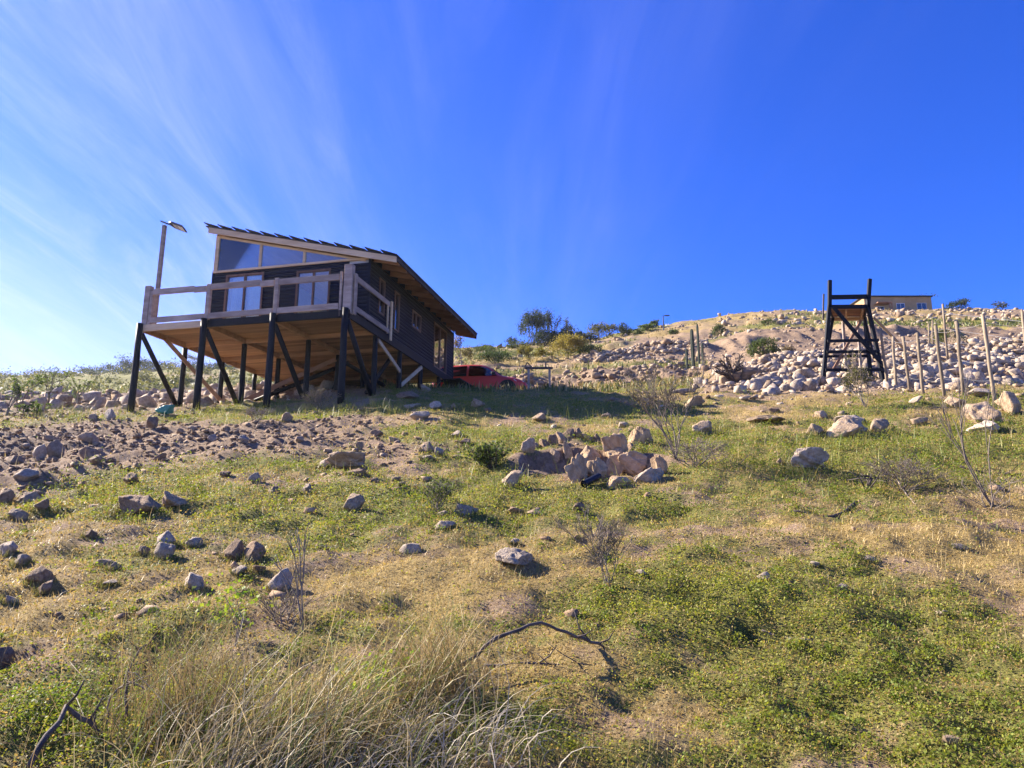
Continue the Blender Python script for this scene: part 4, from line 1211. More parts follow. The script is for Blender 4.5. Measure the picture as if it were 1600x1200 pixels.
def scatter(n, u0, u1, d0, d1, seed):
    r = np.random.default_rng(seed)
    u = r.uniform(u0, u1, n); d = np.sqrt(r.uniform(d0 * d0, d1 * d1, n))
    return (u - 800) / 1087 * d, d, r
def rocks_stuff(name, x, y, size, mats, level, label, sink=.25, seed=1, flat=.75):
    """one heap of stones too small to tell apart"""
    r = np.random.default_rng(seed); n = len(x); z = H(x, y)
    protos = [hull_verts(200 + k, 10 + k % 4) for k in range(8)]
    for mi, mt in enumerate(mats):
        sel = np.nonzero((np.arange(n) % len(mats)) == mi)[0]
        VV = []; FF = []; off = 0
        for k in range(8):
            s = sel[(sel // len(mats)) % 8 == k]
            if not len(s): continue
            V, Fc = protos[k]
            a = r.uniform(0, 6.28, len(s)); c, sn = np.cos(a), np.sin(a)
            sc = np.stack([r.uniform(.75, 1.25, len(s)), r.uniform(.7, 1.1, len(s)), r.uniform(.5, 1.0, len(s)) * flat], -1) * (size[s] / 2)[:, None]
            tl_ = r.uniform(-.5, .5, len(s))
            P = V[None] * sc[:, None]
            X = P[..., 0] * np.cos(tl_)[:, None] + P[..., 2] * np.sin(tl_)[:, None]; Z = -P[..., 0] * np.sin(tl_)[:, None] + P[..., 2] * np.cos(tl_)[:, None]
            Q = np.stack([X * c[:, None] - P[..., 1] * sn[:, None] + x[s][:, None], X * sn[:, None] + P[..., 1] * c[:, None] + y[s][:, None], Z + (z[s] + sc[:, 2] * (1 - 2 * sink))[:, None]], -1)
            VV.append(Q.reshape(-1, 3)); FF.append((Fc[None] + (np.arange(len(s)) * len(V))[:, None, None]).reshape(-1, 3) + off); off += len(s) * len(V)
        o = link(bpy.data.objects.new(name, npmesh(name, np.concatenate(VV), np.concatenate(FF), M[mt])))
        tag(o, label, 'rubble' if 'rock' in mt else 'soil clods', kind='stuff')
# pale rubble bank behind the stand: the biggest are single rocks
x, y, r_ = scatter(12500, 1085, 1760, 20.6, 34, 5)
u = 800 + 1087 * x / y
keep = (r_.uniform(0, 1, len(x)) < sstep(1085, 1200, u + 60 * fbm(x, y, 2, 2, 71))) & (r_.uniform(0, 1, len(x)) < .25 + .75 * sstep(20.8, 23, y + .7 * fbm(x, y, 2, 2, 72)))
x, y = x[keep], y[keep]
sz = .05 + .40 * r_.uniform(0, 1, len(x)) ** 4.5
order = np.argsort(-sz / y)
big = order[:190]; rest = order[190:]
for i in big:
    G = onground(x[i], y[i]); w = sz[i]
    put_rock(G, w, w * rr.uniform(.55, .8), w * rr.uniform(.7, 1), P_ if rr.random() < .8 else T, 2, rr.randrange(12), 'one of the bigger pale angular rocks in the rubble bank behind the stand', 'rocks of the pale rubble bank', rot=(rr.uniform(-.5, .5), rr.uniform(-.5, .5), rr.uniform(0, 6)))
rocks_stuff('rubble', x[rest], y[rest], sz[rest], [P_, P_, T], 1, 'pale broken rubble covering the bank behind the lookout stand', seed=2)
# rubble left, beyond the stilts
x, y, r_ = scatter(1500, -150, 520, 21.5, 36, 6)
keep = r_.uniform(0, 1, len(x)) < .3 + .7 * sstep(23, 26, y + fbm(x, y, 2, 2, 73))
x, y = x[keep], y[keep]; sz = .10 + .5 * r_.uniform(0, 1, len(x)) ** 4
order = np.argsort(-sz / y)
for i in order[:50]:
    w = sz[i]; put_rock(onground(x[i], y[i]), w, w * rr.uniform(.55, .8), w * .85, T if rr.random() < .6 else P_, 2, rr.randrange(12), 'tan rock in the rubble strip seen behind the left stilts', 'rocks behind the stilts', rot=(rr.uniform(-.4, .4), rr.uniform(-.4, .4), rr.uniform(0, 6)))
rocks_stuff('rubble', x[order[50:]], y[order[50:]], sz[order[50:]], [T, P_], 1, 'tan rubble strip behind the left stilts', seed=3)
# white rubble bands and ridge boulders far up the slope
for k, (n, u0, u1, d0, d1, smin, smax, lab) in enumerate((
        (1500, 900, 1110, 53.5, 60, .12, .6, 'pale spoil heap across the hillside above the terrace'),
        (800, 1130, 1720, 66, 102, .15, 1.0, 'scattered pale boulders near the ridge top'),
        (1500, 1000, 1720, 40, 66, .07, .5, 'loose stones on the bare cut slope above the rubble bank'),
        (420, 1100, 1700, 33, 50, .12, .55, 'loose stones on the bare terrace behind the rubble bank'),
        (500, 740, 1120, 38, 45, .12, .6, 'stones in the low earth bank behind the car'),
        (260, 560, 1100, 45, 95, .2, .8, 'stones scattered on the grassy slope behind'))):
    x, y, r_ = scatter(n, u0, u1, d0, d1, 20 + k)
    rocks_stuff('rubble', x, y, smin + (smax - smin) * r_.uniform(0, 1, n) ** 3, [P_, T] if k < 4 else [T, 'clod'], 1, lab, seed=30 + k)
# upper slope stones between pit and stand
x, y, r_ = scatter(700, 720, 1600, 13, 22, 61)
u = 800 + 1087 * x / y
keep = r_.uniform(0, 1, len(x)) < np.clip(.10 + .9 * sstep(15.5, 19.5, y) * sstep(960, 1150, u) + .12 * fbm(x, y, 1.5, 2, 74), 0, 1)
x, y = x[keep], y[keep]; sz = .04 + .22 * r_.uniform(0, 1, len(x)) ** 4
rocks_stuff('rubble', x, y, sz, [T, P_, T], 2, 'small stones strewn over the grass below the stand', seed=41, flat=.6)
# clods of the bare dirt on the left and pebbles all over
x, y, r_ = scatter(26000, -250, 720, 7, 20.5, 62)
dm = cover(x, y)[2]
keep = r_.uniform(0, 1, len(x)) < dm * .75
x, y = x[keep], y[keep]
sz = .025 + .12 * r_.uniform(0, 1, len(x)) ** 5
rocks_stuff('soil_clods', x, y, sz, ['clod', 'clod', T], 1, 'brown clods of the bare dug earth on the left slope', seed=42, flat=.7)
x, y, r_ = scatter(2600, -200, 1800, 4, 20, 63)
keep = r_.uniform(0, 1, len(x)) < (.35 + .65 * sstep(900, 300, 800 + 1087 * x / y)) * .5
x, y = x[keep], y[keep]; sz = .018 + .11 * r_.uniform(0, 1, len(x)) ** 4
rocks_stuff('soil_clods', x, y, sz, ['clod', T, B], 1, 'small brown clods and pebbles lying in the grass', seed=43, flat=.7)
# rocks lying in the dirt slope
DR = [(85, 712, 34, 30), (140, 714, 44, 26), (40, 748, 46, 16), (140, 690, 40, 14), (25, 725, 40, 18), (60, 715, 26, 26), (150, 725, 30, 14), (240, 668, 26, 18), (172, 655, 24, 18), (145, 655, 20, 12), (80, 688, 34, 10), (330, 690, 20, 12), (300, 672, 18, 9), (250, 720, 24, 12), (380, 690, 22, 12), (110, 762, 26, 12), (205, 752, 34, 14), (400, 752, 30, 14), (430, 770, 30, 14), (350, 745, 22, 12), (480, 770, 20, 14), (470, 690, 20, 9), (590, 680, 30, 10), (655, 655, 50, 14), (615, 690, 26, 10), (560, 700, 20, 12)]
def dband(py): return 'upper' if py < 681 else ('middle' if py < 721 else 'lower')
DORD = {}
for bnd in ('upper', 'middle', 'lower'):
    for k, q in enumerate(sorted(q for q in DR if dband(q[1]) == bnd)): DORD[q] = ORD[k] + ' rock from the left in the ' + bnd + ' band of the bare dirt slope'
for i, (px, py, w, h) in enumerate(DR):
    G = at(px, py); s = G.y * 1.02 / F_PX
    put_rock(G, w * s * .85, h * s * .95, w * s * .75, [T, B, P_][i % 3], 4, i % 14 + 100, DORD[(px, py, w, h)], 'rocks in the dirt slope')
# green plastic bag by the second stilt
G = at(258, 648)
bag = put_rock(G, .50, .24, .4, 'bag', 4, 77, 'crumpled teal plastic sheet on the grass by the left stilts', None, 'plastic_sheet', .1, 'plastic sheet')

# ------------------------------------------------------------------ plants: helpers
def seg_tree(r, base, h, stems, spread, depth, kids=(2, 3), r0=.03, bend=.25, up=.35, shrink=.68, lean=(0, 0)):
    """branching skeleton: list of (p, q, rp, rq) and tip points"""
    segs = []; tips = []
    def grow(p, d, L, rad, k):
        n = 3
        for i in range(n):
            d2 = (d + Vector((r.uniform(-bend, bend), r.uniform(-bend, bend), r.uniform(-bend, bend) * .5 + up * .12))).normalized()
            q = p + d2 * (L / n); segs.append((p, q, rad * (1 - .22 * i / n), rad * (1 - .22 * (i + 1) / n))); p, d = q, d2
        if k == 0: tips.append(p); return
        for _ in range(r.randint(*kids)):
            a = Vector((r.uniform(-1, 1), r.uniform(-1, 1), r.uniform(-.4, .8)))
            nd_ = (d + a * spread).normalized()
            grow(p, nd_, L * shrink * r.uniform(.75, 1.2), rad * .62, k - 1)
        if r.random() < .5: tips.append(p)
    tot = sum(shrink ** i for i in range(depth + 1))
    for s in range(stems):
        a = r.uniform(0, 6.28); sp = spread * r.uniform(.2, .9) if stems > 1 else .08
        d = Vector((math.cos(a) * sp + lean[0], math.sin(a) * sp + lean[1], 1)).normalized()
        grow(Vector(base), d, h / tot * r.uniform(.8, 1.15), r0 * r.uniform(.7, 1.1), depth)
    return segs, tips
def segs_mesh(segs, name, mat, n=5):
    P = np.array([s[0][:] for s in segs]); Q = np.array([s[1][:] for s in segs]); ra = np.array([s[2] for s in segs]); rb = np.array([s[3] for s in segs])
    t = Q - P; t /= np.linalg.norm(t, axis=1)[:, None] + 1e-9
    a = np.cross(t, np.array([.31, .17, .93])); a /= np.linalg.norm(a, axis=1)[:, None] + 1e-9; b = np.cross(t, a)
    ang = np.arange(n) * 2 * math.pi / n
    rg = a[:, None] * np.cos(ang)[None, :, None] + b[:, None] * np.sin(ang)[None, :, None]
    V = np.concatenate([P[:, None] + rg * ra[:, None, None], Q[:, None] + rg * rb[:, None, None]], 1)
    k = np.arange(n); f = np.stack([k, (k + 1) % n, (k + 1) % n + n, k + n], -1)
    Fc = (f[None] + (np.arange(len(P)) * 2 * n)[:, None, None]).reshape(-1, 4)
    return npmesh(name, V.reshape(-1, 3), Fc, mat, smooth=True)
def leaf_geo(C, size, rg, flat=.0, aspect=.55):
    n = len(C)
    d = rg.normal(size=(n, 3)); d[:, 2] *= (1 - flat); d /= np.linalg.norm(d, axis=1)[:, None]
    w = rg.normal(size=(n, 3)); w -= (w * d).sum(1)[:, None] * d; 
    if flat: w[:, 2] *= (1 - flat); 
    w /= np.linalg.norm(w, axis=1)[:, None] + 1e-9
    s = np.asarray(size).reshape(-1, 1) * np.ones((n, 1))
    V = np.stack([C - d * s * .5, C + w * s * aspect * .5, C + d * s * .5, C - w * s * aspect * .5], 1).reshape(-1, 3)
    return V, np.arange(n * 4).reshape(n, 4)
def tree(name, label, cat, base, h, wid, col1, col2, leaves, lsize, seed, stems=3, depth=3, spread=.6, dense=.0, r0=None, bark='bark', group=None, clump=.16, kids=(2, 3)):
    r = random.Random(seed); rg = np.random.default_rng(seed)
    t = thing(name, label, cat, base, 0, group)
    segs, tips = seg_tree(r, (0, 0, -.15), h * .9, stems, spread, depth, kids, r0 or h * .02)
    P = np.array([q[:] for q in tips]); sc = wid / 2 / (np.abs(P[:, :2]).max() + .01); zs = h / (P[:, 2].max() + .01) * .97
    segs = [(Vector((a.x * sc, a.y * sc, a.z * zs)), Vector((b.x * sc, b.y * sc, b.z * zs)), c, d) for a, b, c, d in segs]
    P = P * np.array([sc, sc, zs])
    link(bpy.data.objects.new('trunk', segs_mesh(segs, 'trunk', M[bark])), t)
    if leaves:
        C = [P[rg.integers(0, len(P), int(leaves * (1 - dense)))]]
        if dense:
            k = int(leaves * dense); nb = 26
            a = rg.uniform(0, 6.28, nb); e = rg.uniform(.0, 1.0, nb); rad = rg.uniform(.55, .95, nb)
            cc = np.stack([np.cos(a) * rad * wid / 2 * np.sqrt(1 - e ** 2 * .8), np.sin(a) * rad * wid / 2 * np.sqrt(1 - e ** 2 * .8), h * (.18 + .72 * e * rg.uniform(.6, 1.05, nb))], -1)
            C.append(cc[rg.integers(0, nb, k)])
        C = np.concatenate(C); C = C + rg.normal(size=C.shape) * np.array([wid, wid, h]) * clump * .5
        C[:, 2] = np.maximum(C[:, 2], .03)
        V, Fc = leaf_geo(C, lsize * rg.uniform(.6, 1.3, len(C)), rg)
        mixv = rg.uniform(0, 1, len(C)) ** 1.2
        cl_ = np.array(col1)[None] * (1 - mixv[:, None]) + np.array(col2)[None] * mixv[:, None]
        link(bpy.data.objects.new('crown', npmesh('crown', V, Fc, M['leaf'], np.repeat(cl_, 4, 0))), t)
    return t
DK1, DK2 = (.018, .032, .016), (.055, .075, .032)
OL1, OL2 = (.06, .075, .02), (.16, .15, .045)
YL1, YL2 = (.16, .14, .03), (.34, .27, .06)
GR1, GR2 = (.05, .085, .02), (.12, .16, .04)
BR1, BR2 = (.10, .075, .045), (.2, .15, .09)
# trees and bushes on the slopes behind: foot pixel, depth, height and width in pixels
TREES = [
 (834, 541, 86, 56, 44, DK1, DK2, 3200, 3, 'tall dark airy tree on the skyline right of the cabin', .25),
 (864, 541, 88, 54, 34, DK1, DK2, 900, 3, 'thin half-bare tree right of the tall dark tree', .0),
 (855, 542, 84, 28, 40, DK1, DK2, 2200, 3, 'dark rounded bush below the tall dark tree', .7),
 (884, 538, 86, 26, 28, DK1, DK2, 1500, 3, 'dark round bush in the middle of the skyline row', .7),
 (888, 536, 90, 38, 14, DK1, DK2, 120, 3, 'small dead twisted tree poking above the skyline bushes', 0),
 (906, 536, 88, 20, 20, DK1, DK2, 700, 3, 'small dark bush right of the dead twisted tree', .6),
 (938, 537, 90, 32, 34, DK1, OL2, 900, 3, 'loose dark shrub with reddish twigs on the skyline', .4),
 (958, 535, 92, 24, 26, OL1, OL2, 500, 3, 'low olive shrub on the skyline', .3),
 (975, 530, 92, 24, 22, DK1, DK2, 450, 3, 'slanting half-bare tree on the skyline', .2),
 (1010, 526, 94, 14, 24, GR1, GR2, 700, 3, 'low green bush near the skyline at centre', .7),
 (1022, 520, 96, 14, 14, DK1, GR2, 400, 3, 'small pointed bush beside the far street lamp', .6),
 (800, 541, 90, 16, 16, DK1, DK2, 300, 3, 'small airy shrub left of the tall dark tree', .2),
 (832, 574, 58, 34, 40, YL1, OL2, 1800, 4, 'yellow-green umbrella-shaped thorn tree above the car', .0),
 (886, 575, 58, 44, 58, YL1, YL2, 3600, 4, 'larger yellow-green thorn tree right of the first', .25),
 (906, 574, 59, 34, 44, DK1, GR2, 2000, 3, 'dark green bush behind the larger thorn tree', .6),
 (774, 574, 56, 30, 50, GR1, DK2, 2000, 3, 'green bush behind the car roof', .6),
 (722, 572, 48, 46, 34, BR1, BR2, 500, 4, 'leafless grey tree right behind the cabin end', 0),
 (742, 574, 52, 28, 34, BR1, OL2, 600, 4, 'brownish thin shrub between cabin and green bush', .1),
 (930, 566, 56, 16, 28, OL1, GR2, 500, 3, 'small grey-green bush right of the thorn trees', .6),
 (1122, 524, 68, 16, 24, DK1, GR2, 700, 3, 'small dark bush on the upper terrace left of the boulders', .6),
 (1052, 528, 76, 12, 16, DK1, GR2, 350, 3, 'tiny dark bush near the skyline above the cacti', .6),
 (1194, 554, 38.5, 26, 48, DK1, GR2, 2600, 3, 'dense dark green bush behind the rubble bank', .75),
 (1232, 551, 40, 12, 20, BR1, BR2, 300, 3, 'small brown bush right of the dense dark bush', .4),
 (1495, 487, 104, 18, 38, DK1, DK2, 900, 3, 'dark round bush on the skyline right of the ochre house', .5),
 (1565, 488, 104, 16, 24, DK1, OL2, 260, 3, 'thin scraggy bush on the skyline at far right', .2),
 (1440, 472, 112, 18, 26, DK1, DK2, 160, 3, 'bare tree top showing above the ochre house', 0),
 (1488, 556, 33, 36, 54, GR1, OL2, 1500, 4, 'pale green airy bush behind the fence posts', .3),
 (1200, 508, 70, 9, 24, DK1, GR2, 300, 3, 'low dark scrub among the ridge boulders', .5),
 (872, 543, 84, 20, 44, DK1, DK2, 1400, 3, 'wide dark bush filling the skyline row below the dead tree', .7),
 (918, 541, 86, 18, 40, DK1, OL2, 1000, 3, 'low wide shrub joining the skyline row at its middle', .6),
 (990, 531, 92, 12, 34, OL1, GR2, 800, 3, 'low olive scrub at the right of the skyline row', .6),
 (812, 546, 82, 14, 36, OL1, DK2, 700, 3, 'low scrub at the left foot of the tall dark tree', .6),
 (756, 556, 76, 12, 40, OL1, GR2, 800, 3, 'flat olive scrub on the slope left of the tall tree', .6),
 (850, 560, 68, 10, 40, OL1, OL2, 700, 3, 'flat dry scrub between tall tree and thorn trees', .6),
 # hazy hill on the left
 (205, 592, 150, 34, 40, DK1, DK2, 1500, 3, 'tall dark tree on the hazy hill seen between the left stilts', .4),
 (178, 590, 150, 20, 46, DK1, DK2, 900, 3, 'dark bush row left of the tall tree on the hazy hill', .6),
 (240, 590, 155, 22, 40, DK1, DK2, 900, 3, 'dark bush right of the tall tree on the hazy hill', .6),
 (150, 588, 160, 12, 50, DK1, DK2, 700, 3, 'low dark scrub at the left end of the hazy hill', .6),
 (300, 582, 150, 20, 30, DK1, OL2, 300, 3, 'thin tree on the hazy hill top under the deck', .1),
 (322, 592, 140, 18, 60, DK1, DK2, 1100, 3, 'wide dark bush on the hazy hill behind the second stilt', .7),
 (355, 584, 150, 12, 36, DK1, DK2, 600, 3, 'dark scrub on the hazy hill under the cabin', .6),
 (395, 582, 150, 14, 40, DK1, DK2, 600, 3, 'dark scrub on the hazy hill at the right gap', .6),
 (225, 606, 110, 18, 36, DK1, OL2, 900, 3, 'olive bush lower down the hazy hill', .5),
 (290, 612, 95, 14, 24, DK1, DK2, 500, 3, 'dark bush on the pasture beyond the stilts', .6),
 (75, 600, 150, 18, 60, DK1, OL2, 700, 3, 'faint shrub row in the haze at far left', .5),
 (20, 604, 150, 16, 50, DK1, OL2, 600, 3, 'faint shrub at the left edge in the haze', .5),
]
for i, (px, py, d, h, w, c1, c2, nl, dep, lab, dens) in enumerate(TREES):
    nl = int(nl * 1.5); w = w * 1.12
    b = unp(px, py, d); s = d * 1.02 / F_PX; b = onground(b.x, d)
    tp_ = unp(px, py - h, d).z - b.z
    hh = min(max(tp_, h * s * .8), h * s * 1.5)
    tree('tree' if ('tree' in lab) else 'bush', lab, 'tree' if 'tree' in lab else 'bush', b, hh, w * s, c1, c2, nl, max(.0022 * d, .03), 300 + i, stems=1 if dep == 4 else 4, depth=3, spread=.9 if 'umbrella' in lab or 'thorn' in lab else .6, dense=dens, group='trees and bushes on the slopes behind', clump=.15)
rs = np.random.default_rng(55); xs = []; 
u_ = rs.uniform(-150, 560, 260); d_ = np.sqrt(rs.uniform(70 ** 2, 190 ** 2, 260)); X0 = (u_ - 800) / 1087 * d_
C = np.repeat(np.stack([X0, d_, H(X0, d_)], -1), 60, 0); wd_ = np.repeat(rs.uniform(.5, 2.2, 260), 60)
C += np.abs(rs.normal(size=C.shape)) * np.array([0, 0, .45]) * wd_[:, None] + rs.normal(size=C.shape) * np.array([.5, .5, 0]) * wd_[:, None]
V, Fc = leaf_geo(C, rs.uniform(.3, .6, len(C)), rs); mv = rs.uniform(0, 1, len(C))[:, None]
tag(link(bpy.data.objects.new('distant_scrub', npmesh('distant_scrub', V, Fc, M['leaf'], np.repeat(np.array(DK1) * (1 - mv) + np.array(OL2) * mv, 4, 0)))), 'low dark scrub dotted over the hazy hill on the left', 'scrub', kind='stuff')
# nearer saplings at the left edge
for i, (px, py, h, w, lab, nl) in enumerate(((30, 642, 58, 60, 'green leafy sapling at the left edge of the dirt slope', 700), (78, 636, 66, 56, 'tall airy sapling second from the left edge', 420), (120, 634, 44, 40, 'light green sapling third from the left edge', 420), (8, 650, 70, 30, 'thin sapling cut by the left picture edge', 240), (45, 652, 24, 50, 'low dark bush under the saplings on the left', 700))):
    b = at(px, py); s = b.y * 1.02 / F_PX
    tree('sapling' if 'sapling' in lab else 'bush', lab, 'sapling' if 'sapling' in lab else 'bush', b, h * s, w * s, GR1, (.16, .22, .05), nl, .065, 400 + i, stems=3, depth=3, spread=.5, r0=.022, group='saplings at the left', clump=.07, dense=.1)

# columnar cacti
for i, (px, y0, y1, w, lab) in enumerate(((1083, 514, 560, 6, 'tallest-left columnar cactus in the group on the slope'), (1092, 506, 556, 4, 'thin tall columnar cactus behind its neighbour'), (1098, 536, 556, 4, 'short columnar cactus at the right of the group'), (1073.5, 545, 566, 4, 'shortest columnar cactus at the left of the group'))):
    d = 44.0 - i * .3; b = unp(px, y1, d); g = onground(b.x, d); s = d * 1.02 / F_PX
    hh = unp(px, y0, d).z - g.z; rad = w * s / 2
    t = thing('cactus', lab, 'cactus', g, 0, 'columnar cacti')
    m = MB(); k = 16; lv = [-.2, .1, hh * .35, hh * .7, hh * .93, hh * .985, hh]; rl = [.85, .9, 1.0, 1.0, .9, .6, .15]
    vs = []; fs = []
    for z, q in zip(lv, rl):
        for j in range(k):
            a = 2 * math.pi * j / k; e = rad * q * (1.0 if j % 2 else .8); vs.append((math.cos(a) * e, math.sin(a) * e, z))
    for a in range(len(lv) - 1):
        for j in range(k): fs.append((a * k + j, a * k + (j + 1) % k, (a + 1) * k + (j + 1) % k, (a + 1) * k + j))
    fs.append(tuple((len(lv) - 1) * k + j for j in range(k)))
    m.add(vs, fs).build('stem', M['cactus'], t)
# pale log and dark root stump on the slope
a, b = at(1046, 616), at(1086, 614)
tag(MB().tube([a + Vector((0, 0, .06)), (a + b) / 2 + Vector((0, 0, .09)), b + Vector((0, 0, .08))], [.04, .075, .06], 10).build('log', M['dead'], smooth=True), 'pale weathered log lying on the upper slope behind the grey shrub', 'log')
G = at(1150, 597)
st = thing('root_stump', 'dark uprooted tangled stump at the left end of the rubble bank', 'stump', G)
r = random.Random(5); segs, tips = seg_tree(r, (0, 0, -.1), 1.05, 9, 1.2, 3, (2, 3), .07, .4)
link(bpy.data.objects.new('roots', segs_mesh(segs, 'roots', M['darkstick'])), st)
o = bpy.data.objects.new('root_ball', rock_mesh(5, 3, 'clod')); o.scale = (.7, .5, .42); o.location = (.1, .15, .2); link(o, st)

# ------------------------------------------------------------------ bare shrubs and sticks
def shrub(name, lab, px, py, hpx, wpx, seed, stems, depth=3, mat='dead', leaves=0, lc=(OL1, OL2), lean=(0, 0), r0=None, ls=.012, spread=.5, bend=.22):
    b = at(px, py); s = b.y * 1.02 / F_PX; r = random.Random(seed); rg = np.random.default_rng(seed)
    t = thing(name, lab, 'shrub' if name != 'sapling' else 'sapling', b)
    segs, tips = seg_tree(r, (0, 0, -.05), hpx * s, stems, spread, depth, (2, 4), r0 or .008, bend, lean=lean)
    P = np.array([q[:] for q in tips]); sx = wpx * s / 2 / (np.percentile(np.abs(P[:, 0] - lean[0] * P[:, 2]), 97) + .01) if not lean[0] else 1; sz = hpx * s / P[:, 2].max()
    sx = min(sx, 1.6)
    segs = [(Vector((a.x * sx, a.y * sx, a.z * sz)), Vector((c.x * sx, c.y * sx, c.z * sz)), max(d, .0018 * b.y / 6), max(e, .0015 * b.y / 6)) for a, c, d, e in segs]
    link(bpy.data.objects.new('branches', segs_mesh(segs, 'branches', M[mat], 4)), t)
    if leaves:
        Q = np.array([q[1][:] for q in segs]); C = Q[rg.integers(0, len(Q), leaves)] + rg.normal(size=(leaves, 3)) * .03 * b.y / 8
        V, Fc = leaf_geo(C, ls * rg.uniform(.6, 1.3, leaves), rg); mv = rg.uniform(0, 1, leaves)[:, None]
        link(bpy.data.objects.new('leaves', npmesh('leaves', V, Fc, M['leaf'], np.repeat(np.array(lc[0]) * (1 - mv) + np.array(lc[1]) * mv, 4, 0))), t)
    return t
shrub('dry_shrub', 'tall grey twiggy shrub at the right rim of the pit', 1056, 722, 165, 76, 501, 7, 4, 'dead', 1600, (BR1, OL2), (-.12, 0), .010, .022, .4)
shrub('dry_shrub', 'low tangle of grey twigs beside the tall twiggy shrub', 1085, 730, 46, 110, 502, 12, 3, 'dead', 0, spread=1.2, r0=.007)
shrub('dry_shrub', 'thin grey upright shrub at the top left of the lush patch', 952, 915, 120, 70, 503, 6, 4, 'dead', 500, (BR1, OL2), (-.12, 0), .0045, .012, .42)
shrub('dry_shrub', 'slanting bare sapling near the right picture edge', 1552, 790, 205, 90, 504, 3, 3, 'dead', 0, lean=(-.30, 0), r0=.011, spread=.26, bend=.12)
shrub('dry_shrub', 'small twiggy base thicket under the slanting bare sapling', 1548, 795, 60, 120, 514, 9, 2, 'dead', 100, r0=.006, spread=.9)
shrub('dry_shrub', 'small airy shrub standing in front of the lookout stand', 1352, 636, 88, 44, 505, 6, 4, 'dead', 1500, (OL1, OL2), r0=.010, ls=.04, spread=.4)
shrub('dry_shrub', 'grey low twig heap on the grass strip before the stilts', 400, 658, 26, 70, 506, 14, 2, 'dead', 300, (OL1, OL2), r0=.006, spread=1.3, ls=.03)
shrub('dry_shrub', 'dry weeds in front of the middle stilts', 500, 640, 34, 110, 507, 26, 2, 'dead', 900, (BR1, OL2), r0=.006, spread=.9, ls=.035)
shrub('dry_shrub', 'dark leafy bush at the left end of the pit', 770, 732, 40, 110, 508, 16, 2, 'darkstick', 1500, (DK1, GR2), r0=.008, spread=.9, ls=.05)
shrub('dry_shrub', 'green-brown tuft bush above the double-humped stone', 682, 800, 52, 50, 509, 14, 2, 'dead', 900, (OL1, GR2), r0=.005, spread=.7, ls=.026)
shrub('sapling', 'bare pale sapling standing behind the dry weed clump', 476, 985, 155, 30, 510, 2, 2, 'dead', 0, lean=(-.10, 0), r0=.008, spread=.3, bend=.12)
shrub('dry_shrub', 'grey twig bush at the foot of the bare pale sapling', 440, 975, 60, 90, 511, 9, 3, 'dead', 60, (OL1, OL2), r0=.005, spread=.9, ls=.012)
shrub('dry_shrub', 'straw-coloured brush heap in the grass at right centre', 1405, 765, 55, 150, 512, 16, 3, 'dead', 400, (BR1, YL2), r0=.006, spread=1.4, ls=.02)

def stick(lab, pts, r0, r1, mat='darkstick', forks=0, seed=0, cat='branch'):
    """fallen branch through ground spots lifted by a height"""
    P = []
    for (px, py, hgt) in pts:
        g = at(px, py + 0) if hgt == 0 else None
        if g is None:
            hgt_d = hgt
            g = hgt_d
        P.append(g)
    d0 = [p.y if isinstance(p, Vector) else None for p in P]
    known = [d for d in d0 if d]; 
    for i, p in enumerate(P):
        if not isinstance(p, Vector):
            P[i] = unp(pts[i][0], pts[i][1], p)
    r = random.Random(seed); fine = []
    for i in range(len(P) - 1):
        for k in range(4):
            t = k / 4; q = P[i].lerp(P[i + 1], t)
            if k: q += Vector((r.uniform(-1, 1), r.uniform(-1, 1), r.uniform(-1, 1))) * r0 * .9
            fine.append(q)
    fine.append(P[-1])
    n = len(fine); rad = [(r0 + (r1 - r0) * i / (n - 1)) * r.uniform(.8, 1.2) * (.55 if i == n - 1 else 1) for i in range(n)]
    t = thing('branch', lab, cat, P[0])
    O = Vector(t.location)
    MB().tube([q - O for q in fine], rad, 7).build('limb', M[mat], t, smooth=True)
    for f in range(forks):
        i = r.randrange(n // 3, n - 1); p = fine[i]; L = r.uniform(.08, .25) * p.y / 4
        d = Vector((r.uniform(-1, 1), r.uniform(-.5, .5), r.uniform(.0, .8))).normalized()
        q1 = p + d * L * .5; q2 = q1 + (d + Vector((r.uniform(-.5, .5), 0, r.uniform(-.3, .5)))).normalized() * L * .5
        MB().tube([p - O, q1 - O, q2 - O], [rad[i] * .7, rad[i] * .5, rad[i] * .25], 5).build('twig', M[mat], t, smooth=True)
    return t
stick('thick dark bent branch at the bottom left corner', [(45, 1198, 2.75), (104, 1103, 2.95), (150, 1140, 3.0), (215, 1172, 3.0)], .012, .008, forks=3, seed=1)
stick('dark thin branch rising behind the bent branch at bottom left', [(20, 1085, 3.5), (80, 1074, 3.45), (140, 1115, 3.3)], .006, .004, seed=2)
stick('arched dark branch right of the straw clump', [(715, 1045, 3.55), (775, 997, 3.65), (845, 973, 3.8), (900, 995, 3.85), (945, 1012, 0)], .010, .007, forks=3, seed=3)
stick('dark twig lying flat under the arched branch', [(755, 1040, 0), (840, 1037, 0), (925, 1040, 0)], .008, .005, forks=3, seed=4)
stick('dark stick lying across the lush green patch', [(985, 965, 0), (1035, 938, 4.9), (1065, 930, 4.95), (1125, 942, 0)], .011, .007, forks=2, seed=5)
stick('short pale curved stick on the lush patch edge', [(1190, 985, 0), (1220, 997, 4.15), (1270, 1001, 0)], .007, .008, 'dead', seed=6)
stick('curved dark branch in the grass at right centre', [(1235, 800, 0), (1300, 808, 0), (1350, 780, 8.15), (1362, 748, 8.3), (1345, 740, 8.35)], .020, .011, forks=4, seed=7)
stick('forked pale branch before the brush heap at right', [(1380, 738, 8.9), (1400, 745, 8.8), (1418, 775, 0), (1432, 788, 0)], .013, .007, 'dead', forks=4, seed=8)
